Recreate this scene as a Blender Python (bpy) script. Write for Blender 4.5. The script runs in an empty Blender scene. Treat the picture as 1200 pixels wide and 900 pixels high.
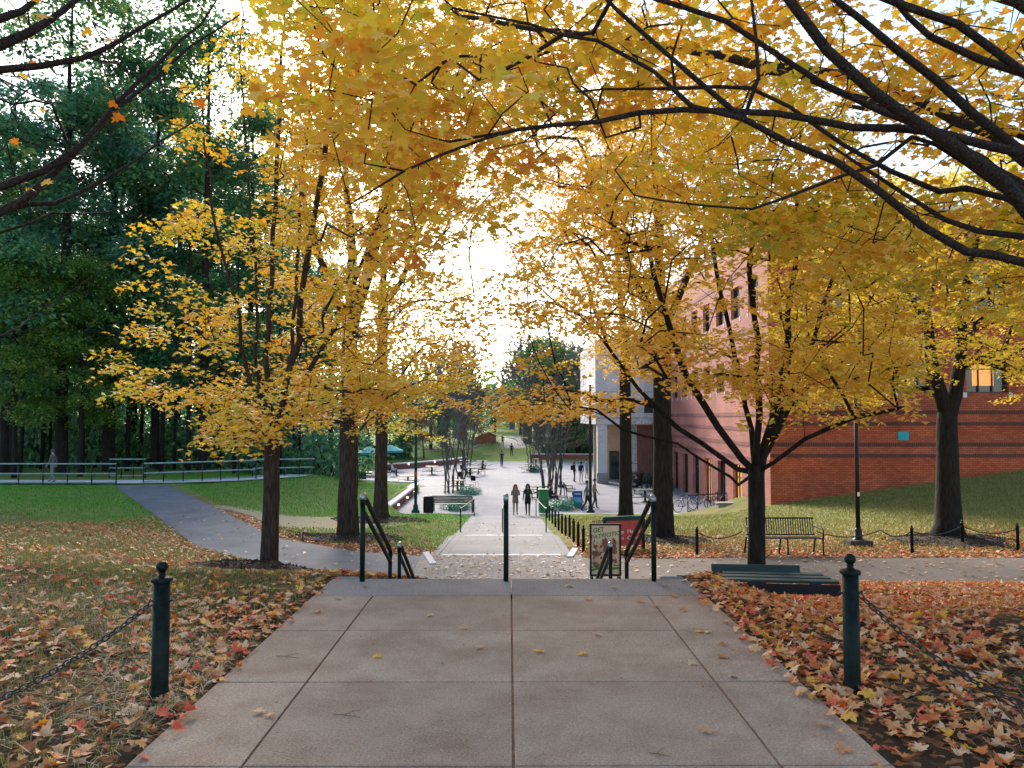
import bpy, bmesh, math, random
import numpy as np
from mathutils import Vector, Matrix
random.seed(7)
rng = np.random.default_rng(11)
C = bpy.context.scene.collection
scene = bpy.context.scene
PI = math.pi

# ------------------------------------------------------------------ camera frame
EYE = np.array([0.0, 0.0, 1.65])
FPX, YAW, PITCH = 900.0, 0.19 * PI / 180, 2.54 * PI / 180
FWD = np.array([math.sin(YAW) * math.cos(PITCH), math.cos(YAW) * math.cos(PITCH), math.sin(PITCH)])
RGT = np.array([math.cos(YAW), -math.sin(YAW), 0.0])
UPV = np.cross(RGT, FWD)


def at(px, py, d):
    """the point of the place seen at photo pixel (px, py), d metres ahead"""
    r = FWD + RGT * (px - 600) / FPX + UPV * (450 - py) / FPX
    return EYE + r * (d / r[1])


def sm(t):
    t = np.clip(t, 0, 1)
    return t * t * (3 - 2 * t)


def lerp(a, b, t):
    return a + (b - a) * t


# ------------------------------------------------------------------ terrain height
PLAZA_Z = -3.55
PATH_NEAR = ([0, 3.7, 5.7, 8.1, 12.7, 19.6, 26, 60], [16.2, 16.8, 17.8, 20.2, 27.6, 38.3, 39, 39])
PATH_FAR = ([0, 3.8, 6.4, 10.4, 17.0, 18.5], [19.2, 19.4, 21.5, 27.8, 39.0, 41.0])
LX = -0.2           # axis of the lower walk


def zp(y):
    """the lower walk: gentle ramp with two low steps"""
    return np.interp(y, [0, 18.999, 19.0, 25.999, 26.0, 30, 41, 500], [-1.70, -1.70, -1.80, -2.28, -2.38, -2.75, -3.54, -3.54])


def H(x, y):
    x = np.asarray(x, float); y = np.asarray(y, float)
    yp = np.interp(-x, *PATH_NEAR)
    ln = -1.74 * np.clip((y - 8.2) / (yp - 8.2), 0, 1)
    ln = ln + 0.30 * sm((-x - 3.8) / 5) * np.exp(-((y - 12.0) / 5.0) ** 2)
    ln = ln + 0.10 * np.sin(x * 0.55 + 1.0) * np.sin(y * 0.45) * sm((-x - 2.6) / 3) * sm((yp - y) / 4) * sm((y - 3) / 5)
    lf_in = np.interp(y, [19.4, 23, 30, 41], [-1.74, -1.92, -2.3, -3.44])
    lf_out = np.interp(y, [22, 30, 41, 55], [-1.76, -2.25, -2.9, -3.05])
    lf = lerp(lf_in, lf_out, sm((-x - 5.6) / 1.0))
    lf = lerp(lf, np.interp(y, [47, 57], [-1.84, -2.95]), sm((-x - 8.0) / 4))
    lf = lerp(lf, -1.8, sm((-x - 15.5) / 4))
    yq = np.interp(-x, *PATH_FAR)
    left = np.where(y < yp, ln, np.where(y < yq, -1.74, lf))
    left = np.where((y >= yq) & (y < yq + 3), lerp(-1.74, lf, sm((y - yq) / 3)), left)
    rn = np.interp(y, [6.3, 15.7], [0, -1.70])
    rn = lerp(np.where(y < 8.2, 0.0, rn), rn, sm((x - 1.95) / 1.2))
    rn = rn + 0.05 * np.sin(x * 0.8) * np.sin(y * 0.7 + 1) * sm((x - 2.6) / 2) * sm((15 - y) / 3)
    ra = np.interp(y, [18.5, 22.8, 30, 41], [-1.70, -1.95, -2.4, -3.44])
    t = np.clip((y - 18.5) / 18.0, 0, 1)
    rb = -1.70 + t * (-0.75 + np.clip(x - 12.4, -2, 30) * 0.138)
    rf = lerp(ra, rb, sm((x - 8.5) / 4.5))
    right = np.where(y < 15.7, rn, np.where(y < 18.5, -1.70, rf))
    z = np.where(x < 0, left, right)
    # beyond the plaza the land rises
    far = np.interp(y, [60, 93, 130, 200, 400], [-3.1, -3.5, -1.6, 0.5, 4])
    z = np.where(y > 62, lerp(z, far, sm((y - 62) / 25)), z)
    # under the paved plaza
    inpl = (y > 41.2) & (x > -6.75) & (y < 93)
    inpl2 = (y > 56.5) & (x > -14.5) & (y < 93)
    z = np.where(inpl | inpl2, PLAZA_Z - 0.12, z)
    k = sm((np.abs(x - LX) - 1.75) / 1.7)
    z = np.where((y > 19.0) & (y < 41.2), lerp(zp(y) - .02, z, k), z)
    # under the stairs and the lower walk
    z = np.where((np.abs(x) < 1.77) & (y < 7.98), -0.14, z)
    z = np.where((np.abs(x) < 1.72) & (y > 7.9) & (y < 19.0), -2.0, z)
    z = np.where((np.abs(x - LX) < 1.72) & (y >= 19.0) & (y < 41.6), zp(y) - 0.15, z)
    return z


def Hs(x, y):
    return float(H(x, y))


def ground_px(px, py, dmin=2.0, dmax=140.0):
    """where the sight line of a photo pixel meets the ground"""
    r = FWD + RGT * (px - 600) / FPX + UPV * (450 - py) / FPX
    d = np.linspace(dmin, dmax, 14000)
    p = EYE[None, :] + r[None, :] * (d / r[1])[:, None]
    h = H(p[:, 0], p[:, 1])
    h = np.where((p[:, 1] > 41.2) & (p[:, 1] < 93) & (h < -3.6), PLAZA_Z, h)
    h = np.where((np.abs(p[:, 0]) < 1.84) & (p[:, 1] < 7.98), 0, h)
    i = np.argmax(p[:, 2] < h)
    return p[i]


# ------------------------------------------------------------------ materials
def nn(nt, typ, **kw):
    n = nt.nodes.new(typ)
    for k, v in kw.items():
        if k in n.inputs: n.inputs[k].default_value = v
        else: setattr(n, k, v)
    return n


def new_mat(name):
    m = bpy.data.materials.new(name); m.use_nodes = True
    nt = m.node_tree
    b = nt.nodes.get('Principled BSDF')
    return m, nt, b


def ramp(nt, stops, interp='LINEAR'):
    r = nt.nodes.new('ShaderNodeValToRGB'); cr = r.color_ramp
    cr.interpolation = interp
    while len(cr.elements) < len(stops): cr.elements.new(0.5)
    for e, (p, c) in zip(cr.elements, stops):
        e.position = p; e.color = (c[0], c[1], c[2], 1)
    return r


def coords(nt, scale=(1, 1, 1), kind='Object'):
    tc = nt.nodes.new('ShaderNodeTexCoord'); mp = nt.nodes.new('ShaderNodeMapping')
    mp.inputs['Scale'].default_value = scale
    nt.links.new(tc.outputs[kind], mp.inputs['Vector'])
    return mp.outputs['Vector']


def mat(name, col, rough=0.6, var=0.25, scale=6.0, bump=0.0, metal=0.0, col2=None, detail=6, stretch=(1, 1, 1), spec=0.5):
    m, nt, b = new_mat(name)
    v = coords(nt, stretch)
    n = nn(nt, 'ShaderNodeTexNoise', Scale=scale, Detail=detail, Roughness=0.62)
    nt.links.new(v, n.inputs['Vector'])
    lo = [c * (1 - var) for c in col]; hi = [min(1, c * (1 + var)) for c in (col2 or col)]
    r = ramp(nt, [(0.3, lo), (0.7, hi)])
    nt.links.new(n.outputs['Fac'], r.inputs['Fac'])
    nt.links.new(r.outputs['Color'], b.inputs['Base Color'])
    b.inputs['Roughness'].default_value = rough
    b.inputs['Metallic'].default_value = metal
    b.inputs['Specular IOR Level'].default_value = spec
    if bump:
        bp = nn(nt, 'ShaderNodeBump', Strength=bump, Distance=0.02)
        nt.links.new(n.outputs['Fac'], bp.inputs['Height']); nt.links.new(bp.outputs['Normal'], b.inputs['Normal'])
    return m


def leaf_mat(name, stops, trans=0.45, rough=0.55):
    """leaf colour by a per-leaf random value, part of the light passing through"""
    m, nt, b = new_mat(name)
    a = nn(nt, 'ShaderNodeAttribute', attribute_name='v')
    r = ramp(nt, stops)
    sp_ = nn(nt, 'ShaderNodeTexNoise', Scale=38.0, Detail=4, Roughness=.7); nt.links.new(coords(nt), sp_.inputs['Vector'])
    ma = nn(nt, 'ShaderNodeMath'); ma.operation = 'MULTIPLY_ADD'; ma.inputs[1].default_value = .42; ma.inputs[2].default_value = -.21
    nt.links.new(sp_.outputs['Fac'], ma.inputs[0]); mb_ = nn(nt, 'ShaderNodeMath'); mb_.operation = 'ADD'; nt.links.new(ma.outputs[0], mb_.inputs[0]); nt.links.new(a.outputs['Fac'], mb_.inputs[1])
    nt.links.new(mb_.outputs[0], r.inputs['Fac'])
    nt.links.new(r.outputs['Color'], b.inputs['Base Color'])
    b.inputs['Roughness'].default_value = rough
    b.inputs['Specular IOR Level'].default_value = 0.3
    t = nt.nodes.new('ShaderNodeBsdfTranslucent')
    hs = nn(nt, 'ShaderNodeHueSaturation', Saturation=1.1, Value=1.15)
    nt.links.new(r.outputs['Color'], hs.inputs['Color']); nt.links.new(hs.outputs['Color'], t.inputs['Color'])
    mx = nn(nt, 'ShaderNodeMixShader'); mx.inputs[0].default_value = trans
    nt.links.new(b.outputs[0], mx.inputs[1]); nt.links.new(t.outputs[0], mx.inputs[2])
    out = nt.nodes.get('Material Output'); nt.links.new(mx.outputs[0], out.inputs['Surface'])
    return m


def bark_mat(name, dark, light, scale=5, zs=.16):
    m, nt, b = new_mat(name)
    v = coords(nt, (scale, scale, scale * zs))
    n = nn(nt, 'ShaderNodeTexNoise', Scale=3.5, Detail=8, Roughness=0.7)
    nt.links.new(v, n.inputs['Vector'])
    w = nn(nt, 'ShaderNodeTexVoronoi', Scale=4.0); w.feature = 'DISTANCE_TO_EDGE'
    nt.links.new(v, w.inputs['Vector'])
    mlt = nn(nt, 'ShaderNodeMath'); mlt.operation = 'MULTIPLY_ADD'
    nt.links.new(w.outputs['Distance'], mlt.inputs[0]); mlt.inputs[1].default_value = 0.9
    nt.links.new(n.outputs['Fac'], mlt.inputs[2])
    r = ramp(nt, [(0.35, dark), (0.85, light)])
    nt.links.new(mlt.outputs[0], r.inputs['Fac']); nt.links.new(r.outputs['Color'], b.inputs['Base Color'])
    bp = nn(nt, 'ShaderNodeBump', Strength=0.9, Distance=0.03)
    nt.links.new(mlt.outputs[0], bp.inputs['Height']); nt.links.new(bp.outputs['Normal'], b.inputs['Normal'])
    b.inputs['Roughness'].default_value = 0.9; b.inputs['Specular IOR Level'].default_value = 0.2
    return m


def brick_mat(name, c1, c2, mortar, bw=0.24, bh=0.075, vary=0.5):
    m, nt, b = new_mat(name)
    g = nt.nodes.new('ShaderNodeNewGeometry')
    sp = nt.nodes.new('ShaderNodeSeparateXYZ'); nt.links.new(g.outputs['Position'], sp.inputs[0])
    ad = nn(nt, 'ShaderNodeMath'); ad.operation = 'ADD'
    nt.links.new(sp.outputs['X'], ad.inputs[0]); nt.links.new(sp.outputs['Y'], ad.inputs[1])
    cb = nt.nodes.new('ShaderNodeCombineXYZ')
    nt.links.new(ad.outputs[0], cb.inputs['X']); nt.links.new(sp.outputs['Z'], cb.inputs['Y'])
    k = nt.nodes.new('ShaderNodeTexBrick')
    k.inputs['Scale'].default_value = 1.0; k.inputs['Brick Width'].default_value = bw; k.inputs['Row Height'].default_value = bh
    k.inputs['Mortar Size'].default_value = 0.009; k.inputs['Mortar Smooth'].default_value = 0.3
    k.inputs['Color1'].default_value = (*c1, 1); k.inputs['Color2'].default_value = (*c2, 1); k.inputs['Mortar'].default_value = (*mortar, 1)
    nt.links.new(cb.outputs[0], k.inputs['Vector'])
    n = nn(nt, 'ShaderNodeTexNoise', Scale=0.7, Detail=6)
    nt.links.new(g.outputs['Position'], n.inputs['Vector'])
    r = ramp(nt, [(0.3, (1 - vary * .5,) * 3), (0.7, (1.15,) * 3)])
    nt.links.new(n.outputs['Fac'], r.inputs['Fac'])
    mx = nn(nt, 'ShaderNodeMixRGB'); mx.blend_type = 'MULTIPLY'; mx.inputs[0].default_value = 1
    nt.links.new(k.outputs['Color'], mx.inputs[1]); nt.links.new(r.outputs['Color'], mx.inputs[2])
    nt.links.new(mx.outputs[0], b.inputs['Base Color'])
    bp = nn(nt, 'ShaderNodeBump', Strength=0.5, Distance=0.01); bp.invert = True
    nt.links.new(k.outputs['Fac'], bp.inputs['Height']); nt.links.new(bp.outputs['Normal'], b.inputs['Normal'])
    b.inputs['Roughness'].default_value = 0.85; b.inputs['Specular IOR Level'].default_value = 0.25
    return m


def glass_mat(name, col=(0.02, 0.03, 0.035)):
    m, nt, b = new_mat(name)
    n = nn(nt, 'ShaderNodeTexNoise', Scale=1.3, Detail=2); nt.links.new(coords(nt), n.inputs['Vector'])
    r = ramp(nt, [(0.35, col), (0.7, [c * 2.2 for c in col])])
    nt.links.new(n.outputs['Fac'], r.inputs['Fac']); nt.links.new(r.outputs['Color'], b.inputs['Base Color'])
    b.inputs['Roughness'].default_value = 0.08; b.inputs['Specular IOR Level'].default_value = 0.6
    return m


def emit_mat(name, col, s):
    m, nt, b = new_mat(name)
    b.inputs['Base Color'].default_value = (*col, 1)
    b.inputs['Emission Color'].default_value = (*col, 1); b.inputs['Emission Strength'].default_value = s
    return m


def concrete_mat(name, c1, c2, speck=0.25, stain=(0.6, 0.55, 0.5), rough=0.85, fine=90, bump=0.25, big=0.8):
    m, nt, b = new_mat(name)
    v = coords(nt)
    n1 = nn(nt, 'ShaderNodeTexNoise', Scale=big, Detail=8, Roughness=0.65); nt.links.new(v, n1.inputs['Vector'])
    r1 = ramp(nt, [(0.32, c1), (0.68, c2)]); nt.links.new(n1.outputs['Fac'], r1.inputs['Fac'])
    n2 = nn(nt, 'ShaderNodeTexNoise', Scale=fine, Detail=3, Roughness=0.8); nt.links.new(v, n2.inputs['Vector'])
    r2 = ramp(nt, [(0.3, (1 - speck,) * 3), (0.7, (1 + speck,) * 3)]); nt.links.new(n2.outputs['Fac'], r2.inputs['Fac'])
    n3 = nn(nt, 'ShaderNodeTexNoise', Scale=1.7, Detail=9, Roughness=0.72, Distortion=0.2); nt.links.new(v, n3.inputs['Vector'])
    r3 = ramp(nt, [(0.45, (1, 1, 1)), (0.75, stain)]); nt.links.new(n3.outputs['Fac'], r3.inputs['Fac'])
    a = nn(nt, 'ShaderNodeMixRGB'); a.blend_type = 'MULTIPLY'; a.inputs[0].default_value = 1
    nt.links.new(r1.outputs['Color'], a.inputs[1]); nt.links.new(r2.outputs['Color'], a.inputs[2])
    c = nn(nt, 'ShaderNodeMixRGB'); c.blend_type = 'MULTIPLY'; c.inputs[0].default_value = 1
    nt.links.new(a.outputs[0], c.inputs[1]); nt.links.new(r3.outputs['Color'], c.inputs[2])
    ge = nt.nodes.new('ShaderNodeNewGeometry'); ri = ramp(nt, [(0, (.86, .85, .84)), (1, (1.10, 1.08, 1.07))]); nt.links.new(ge.outputs['Random Per Island'], ri.inputs['Fac'])
    e = nn(nt, 'ShaderNodeMixRGB'); e.blend_type = 'MULTIPLY'; e.inputs[0].default_value = 1
    nt.links.new(c.outputs[0], e.inputs[1]); nt.links.new(ri.outputs['Color'], e.inputs[2])
    nt.links.new(e.outputs[0], b.inputs['Base Color'])
    bp = nn(nt, 'ShaderNodeBump', Strength=bump, Distance=0.004)
    nt.links.new(n2.outputs['Fac'], bp.inputs['Height']); nt.links.new(bp.outputs['Normal'], b.inputs['Normal'])
    b.inputs['Roughness'].default_value = rough; b.inputs['Specular IOR Level'].default_value = 0.3
    return m


def paver_mat(name, c1, c2, mortar, bw, bh, mortar_size=0.012, offset=0.5, stain=0.35):
    m, nt, b = new_mat(name)
    v = coords(nt)
    k = nt.nodes.new('ShaderNodeTexBrick'); k.offset = offset
    k.inputs['Scale'].default_value = 1; k.inputs['Brick Width'].default_value = bw; k.inputs['Row Height'].default_value = bh
    k.inputs['Mortar Size'].default_value = mortar_size
    k.inputs['Color1'].default_value = (*c1, 1); k.inputs['Color2'].default_value = (*c2, 1); k.inputs['Mortar'].default_value = (*mortar, 1)
    nt.links.new(v, k.inputs['Vector'])
    n = nn(nt, 'ShaderNodeTexNoise', Scale=0.5, Detail=8, Roughness=0.7); nt.links.new(v, n.inputs['Vector'])
    r = ramp(nt, [(0.3, (1 - stain,) * 3), (0.7, (1.1,) * 3)]); nt.links.new(n.outputs['Fac'], r.inputs['Fac'])
    mx = nn(nt, 'ShaderNodeMixRGB'); mx.blend_type = 'MULTIPLY'; mx.inputs[0].default_value = 1
    nt.links.new(k.outputs['Color'], mx.inputs[1]); nt.links.new(r.outputs['Color'], mx.inputs[2])
    nt.links.new(mx.outputs[0], b.inputs['Base Color'])
    b.inputs['Roughness'].default_value = 0.8; b.inputs['Specular IOR Level'].default_value = 0.3
    return m


M = {}
M['metal_green'] = mat('dark_green_paint', (0.0016, 0.0075, 0.0062), 0.5, 0.6, 18, 0.15, spec=0.16, col2=(0.005, 0.014, 0.012))
M['metal_black'] = mat('black_paint', (0.008, 0.010, 0.010), 0.5, 0.3, 14, 0.05, spec=0.3)
M['chain'] = mat('worn_chain_steel', (0.022, 0.032, 0.032), 0.45, 0.4, 40, 0.1, 0.4)
M['bright_metal'] = mat('bright_rim_and_bend_glint', (0.30, 0.38, 0.37), 0.3, 0.35, 20, 0, 0.7)  # bare bicycle rims; on handrail bends it stands for a highlight
M['green_slats'] = mat('green_bench_paint', (0.010, 0.050, 0.038), 0.6, 0.35, 8, 0.05, spec=0.22)
M['dark_wood'] = mat('weathered_green_board', (0.013, 0.046, 0.045), 0.6, 0.45, 5, 0.2, stretch=(1, 8, 8))
M['black_wood'] = mat('black_board', (0.008, 0.010, 0.010), 0.6, 0.4, 6, 0.2)
M['slab'] = concrete_mat('brown_grey_concrete', (0.36, 0.262, 0.185), (0.48, 0.368, 0.268), 0.45, (0.66, 0.56, 0.50), fine=75)
M['slab_edge'] = concrete_mat('exposed_aggregate', (0.30, 0.265, 0.245), (0.38, 0.34, 0.315), 0.55, (0.8, 0.77, 0.73), fine=60, bump=0.5)
M["joint"] = mat("dark_joint_soil", (0.30, 0.16, 0.11), 0.95, 0.4, 20)
M['stair'] = concrete_mat('stair_concrete', (0.30, 0.29, 0.29), (0.40, 0.39, 0.39), 0.2)
M['walk'] = paver_mat('pale_walk_slabs', (0.175, 0.183, 0.205), (0.22, 0.225, 0.245), (0.12, 0.125, 0.14), 1.6, 1.5, 0.012, 0.0, 0.22)
M['plaza'] = paver_mat('plaza_pavers', (0.20, 0.212, 0.255), (0.245, 0.255, 0.295), (0.145, 0.155, 0.185), 1.5, 0.75, 0.014, 0.5, 0.25)
M['cobble'] = paver_mat('grey_brown_pavers', (0.22, 0.20, 0.19), (0.32, 0.29, 0.28), (0.13, 0.115, 0.105), 0.24, 0.12, 0.012, 0.5, 0.4)
M['white_stone'] = concrete_mat('pale_stone', (0.62, 0.62, 0.64), (0.75, 0.75, 0.76), 0.12, (0.85, 0.84, 0.82))
M['white_line'] = concrete_mat('white_nosing_paint', (0.72, 0.73, 0.75), (0.85, 0.85, 0.86), 0.1, (0.75, 0.73, 0.70), big=4)
M['asphalt'] = concrete_mat('blue_grey_asphalt', (0.125, 0.135, 0.155), (0.20, 0.21, 0.23), 0.35, (0.75, 0.74, 0.73), fine=50)
M['old_asphalt'] = concrete_mat('old_tan_asphalt', (0.15, 0.125, 0.105), (0.21, 0.18, 0.155), 0.35, (0.75, 0.70, 0.62), fine=45)
M['brick'] = brick_mat('deep_red_brick', (0.58, 0.135, 0.055), (0.42, 0.085, 0.038), (0.11, 0.045, 0.03), 0.26, 0.10)
M['band'] = brick_mat('dark_brick_band', (0.085, 0.042, 0.035), (0.12, 0.048, 0.038), (0.30, 0.10, 0.06), 0.10, 0.26)
M['pink'] = brick_mat('skylight_tinted_brick', (0.52, 0.185, 0.145), (0.42, 0.135, 0.105), (0.55, 0.33, 0.29), vary=.45)  # same red brick, made pinker to paint in the skylight on this side
M['pink_band'] = brick_mat('skylight_tinted_band', (0.30, 0.11, 0.105), (0.26, 0.09, 0.09), (0.34, 0.16, 0.15))  # side bands tinted to go with the painted skylight
M['low_brick'] = brick_mat('low_wall_brick', (0.30, 0.11, 0.075), (0.24, 0.08, 0.055), (0.22, 0.15, 0.13))
M['glass'] = glass_mat('dark_window_glass')
M['glass_blue'] = glass_mat('blue_window_glass', (0.04, 0.06, 0.08))
M['frame_dark'] = mat('dark_window_frame', (0.02, 0.02, 0.02), 0.5, 0.2)
M['blind'] = emit_mat('lit_amber_blind', (0.85, 0.34, 0.09), 0.26)
M['door_lit'] = emit_mat('lit_doorway', (0.80, 0.42, 0.12), 0.30)
M['beige'] = mat('beige_render', (0.45, 0.36, 0.26), 0.8, 0.12, 3)
M['bark'] = bark_mat('maple_bark', (0.016, 0.011, 0.009), (0.085, 0.060, 0.048))
M['bark_big'] = bark_mat('oak_bark', (0.014, 0.010, 0.008), (0.075, 0.056, 0.045), 3.2)
M['bark_limb'] = bark_mat('limb_bark', (0.016, 0.011, 0.010), (0.070, 0.050, 0.042), 9, .8)
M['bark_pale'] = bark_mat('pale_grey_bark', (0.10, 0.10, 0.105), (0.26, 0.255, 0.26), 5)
M['bark_dark'] = bark_mat('dark_bark', (0.008, 0.007, 0.006), (0.032, 0.026, 0.022), 4)  # darkest of the bark tones
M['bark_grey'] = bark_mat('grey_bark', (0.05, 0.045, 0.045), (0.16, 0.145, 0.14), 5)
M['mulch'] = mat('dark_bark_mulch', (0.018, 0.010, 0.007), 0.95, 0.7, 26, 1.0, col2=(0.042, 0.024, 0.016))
YEL = [(0.0, (0.40, 0.42, 0.06)), (0.14, (0.66, 0.58, 0.08)), (0.30, (0.86, 0.62, 0.11)), (0.58, (0.88, 0.54, 0.10)), (0.82, (0.86, 0.42, 0.10)), (0.97, (0.78, 0.26, 0.08))]
M['leaf_yellow'] = leaf_mat('golden_maple_leaf', YEL, 0.36)
M['leaf_gold'] = leaf_mat('amber_maple_leaf', [(0.0, (0.46, 0.45, 0.07)), (0.2, (0.86, 0.64, 0.12)), (0.6, (0.89, 0.56, 0.11)), (0.9, (0.86, 0.40, 0.09)), (1, (0.60, 0.20, 0.06))], 0.36)
M['leaf_lime'] = leaf_mat('lime_yellow_leaf', [(0.0, (0.19, 0.29, 0.05)), (0.3, (0.52, 0.53, 0.07)), (0.6, (0.84, 0.67, 0.10)), (1, (0.88, 0.57, 0.10))], 0.38)
M['leaf_green'] = leaf_mat('deep_green_leaf', [(0.0, (0.038, 0.11, 0.055)), (0.5, (0.09, 0.235, 0.12)), (0.85, (0.17, 0.34, 0.13)), (1, (0.34, 0.40, 0.10))], 0.42, 0.32)
M['leaf_teal'] = leaf_mat('blue_green_leaf', [(0.0, (0.036, 0.125, 0.098)), (0.6, (0.10, 0.275, 0.21)), (1, (0.22, 0.42, 0.26))], 0.42, 0.32)
M['leaf_mid'] = leaf_mat('mid_green_leaf', [(0.0, (0.06, 0.14, 0.03)), (0.6, (0.13, 0.27, 0.065)), (1, (0.30, 0.36, 0.08))], 0.42)
M['leaf_rust'] = leaf_mat('rust_leaf', [(0.0, (0.20, 0.08, 0.04)), (1, (0.34, 0.15, 0.08))], 0.3)
M['litter'] = leaf_mat('fallen_leaf', [(0.0, (0.24, 0.10, 0.04)), (0.12, (0.52, 0.23, 0.09)), (0.30, (0.72, 0.35, 0.14)), (0.50, (0.82, 0.54, 0.34)), (0.62, (0.80, 0.36, 0.11)), (0.78, (0.78, 0.20, 0.06)), (0.92, (0.70, 0.09, 0.07)), (1, (0.85, 0.50, 0.08))], 0.15)
M['litter_tan'] = leaf_mat('dry_tan_leaf', [(0.0, (0.42, 0.23, 0.12)), (0.5, (0.70, 0.46, 0.29)), (1, (0.82, 0.58, 0.36))], 0.15)
M['litter_rust'] = leaf_mat('rusty_litter', [(0.0, (0.22, 0.08, 0.03)), (0.5, (0.62, 0.24, 0.09)), (1, (0.76, 0.36, 0.15))], 0.15)
M['blade'] = leaf_mat('grass_blade', [(0.0, (0.06, 0.12, 0.02)), (0.5, (0.15, 0.19, 0.045)), (1, (0.34, 0.31, 0.12))], 0.3)
M['blade_dry'] = leaf_mat('yellowing_grass_blade', [(0.0, (0.13, 0.18, 0.03)), (0.5, (0.25, 0.26, 0.06)), (1, (0.44, 0.38, 0.16))], 0.3)
M['blade_lush'] = leaf_mat('lush_grass_blade', [(0.0, (0.06, 0.21, 0.02)), (0.6, (0.12, 0.34, 0.04)), (1, (0.26, 0.46, 0.08))], 0.3)
M['straw'] = leaf_mat('dry_straw', [(0.0, (0.24, 0.17, 0.09)), (1, (0.56, 0.43, 0.25))], 0.2)
M['umbrella'] = mat('teal_canvas', (0.03, 0.38, 0.40), 0.8, 0.15, 4)
M['lamp_glow'] = emit_mat('lamp_glow', (1.0, 0.72, 0.30), 9)
M['lamp_glass'] = mat('frosted_lamp_glass', (0.6, 0.6, 0.55), 0.3, 0.05)
M['step_light'] = emit_mat('step_light_glow', (1.0, 0.86, 0.66), 2.2)
M['blue_box'] = mat('blue_box_paint', (0.015, 0.06, 0.30), 0.4, 0.2)
M['cyan_panel'] = mat('cyan_panel', (0.10, 0.42, 0.58), 0.5, 0.2)
M['green_box'] = mat('bright_green_paint', (0.012, 0.17, 0.055), 0.45, 0.2)
M['sign_red'] = mat('faded_red_panel', (0.45, 0.045, 0.035), 0.5, 0.15, 5)
M['white_text'] = mat('white_lettering', (0.8, 0.76, 0.74), 0.5, 0.05)
M['poster'] = mat('poster_paper', (0.66, 0.55, 0.40), 0.6, 0.12, 5)
M['poster_green'] = mat('poster_green', (0.05, 0.26, 0.03), 0.6, 0.15)
M['poster_brown'] = mat('poster_brown_print', (0.17, 0.09, 0.055), 0.6, 0.5, 25)
M['poster_tan'] = mat('poster_tan_print', (0.55, 0.37, 0.24), 0.6, 0.3, 30)
M['shed'] = mat('rusty_orange_boards', (0.42, 0.13, 0.06), 0.8, 0.3, 3, 0.1, stretch=(6, 6, 1))
M['fence_rail'] = mat('pale_teal_rail', (0.22, 0.36, 0.35), 0.45, 0.3, 8)

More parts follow.
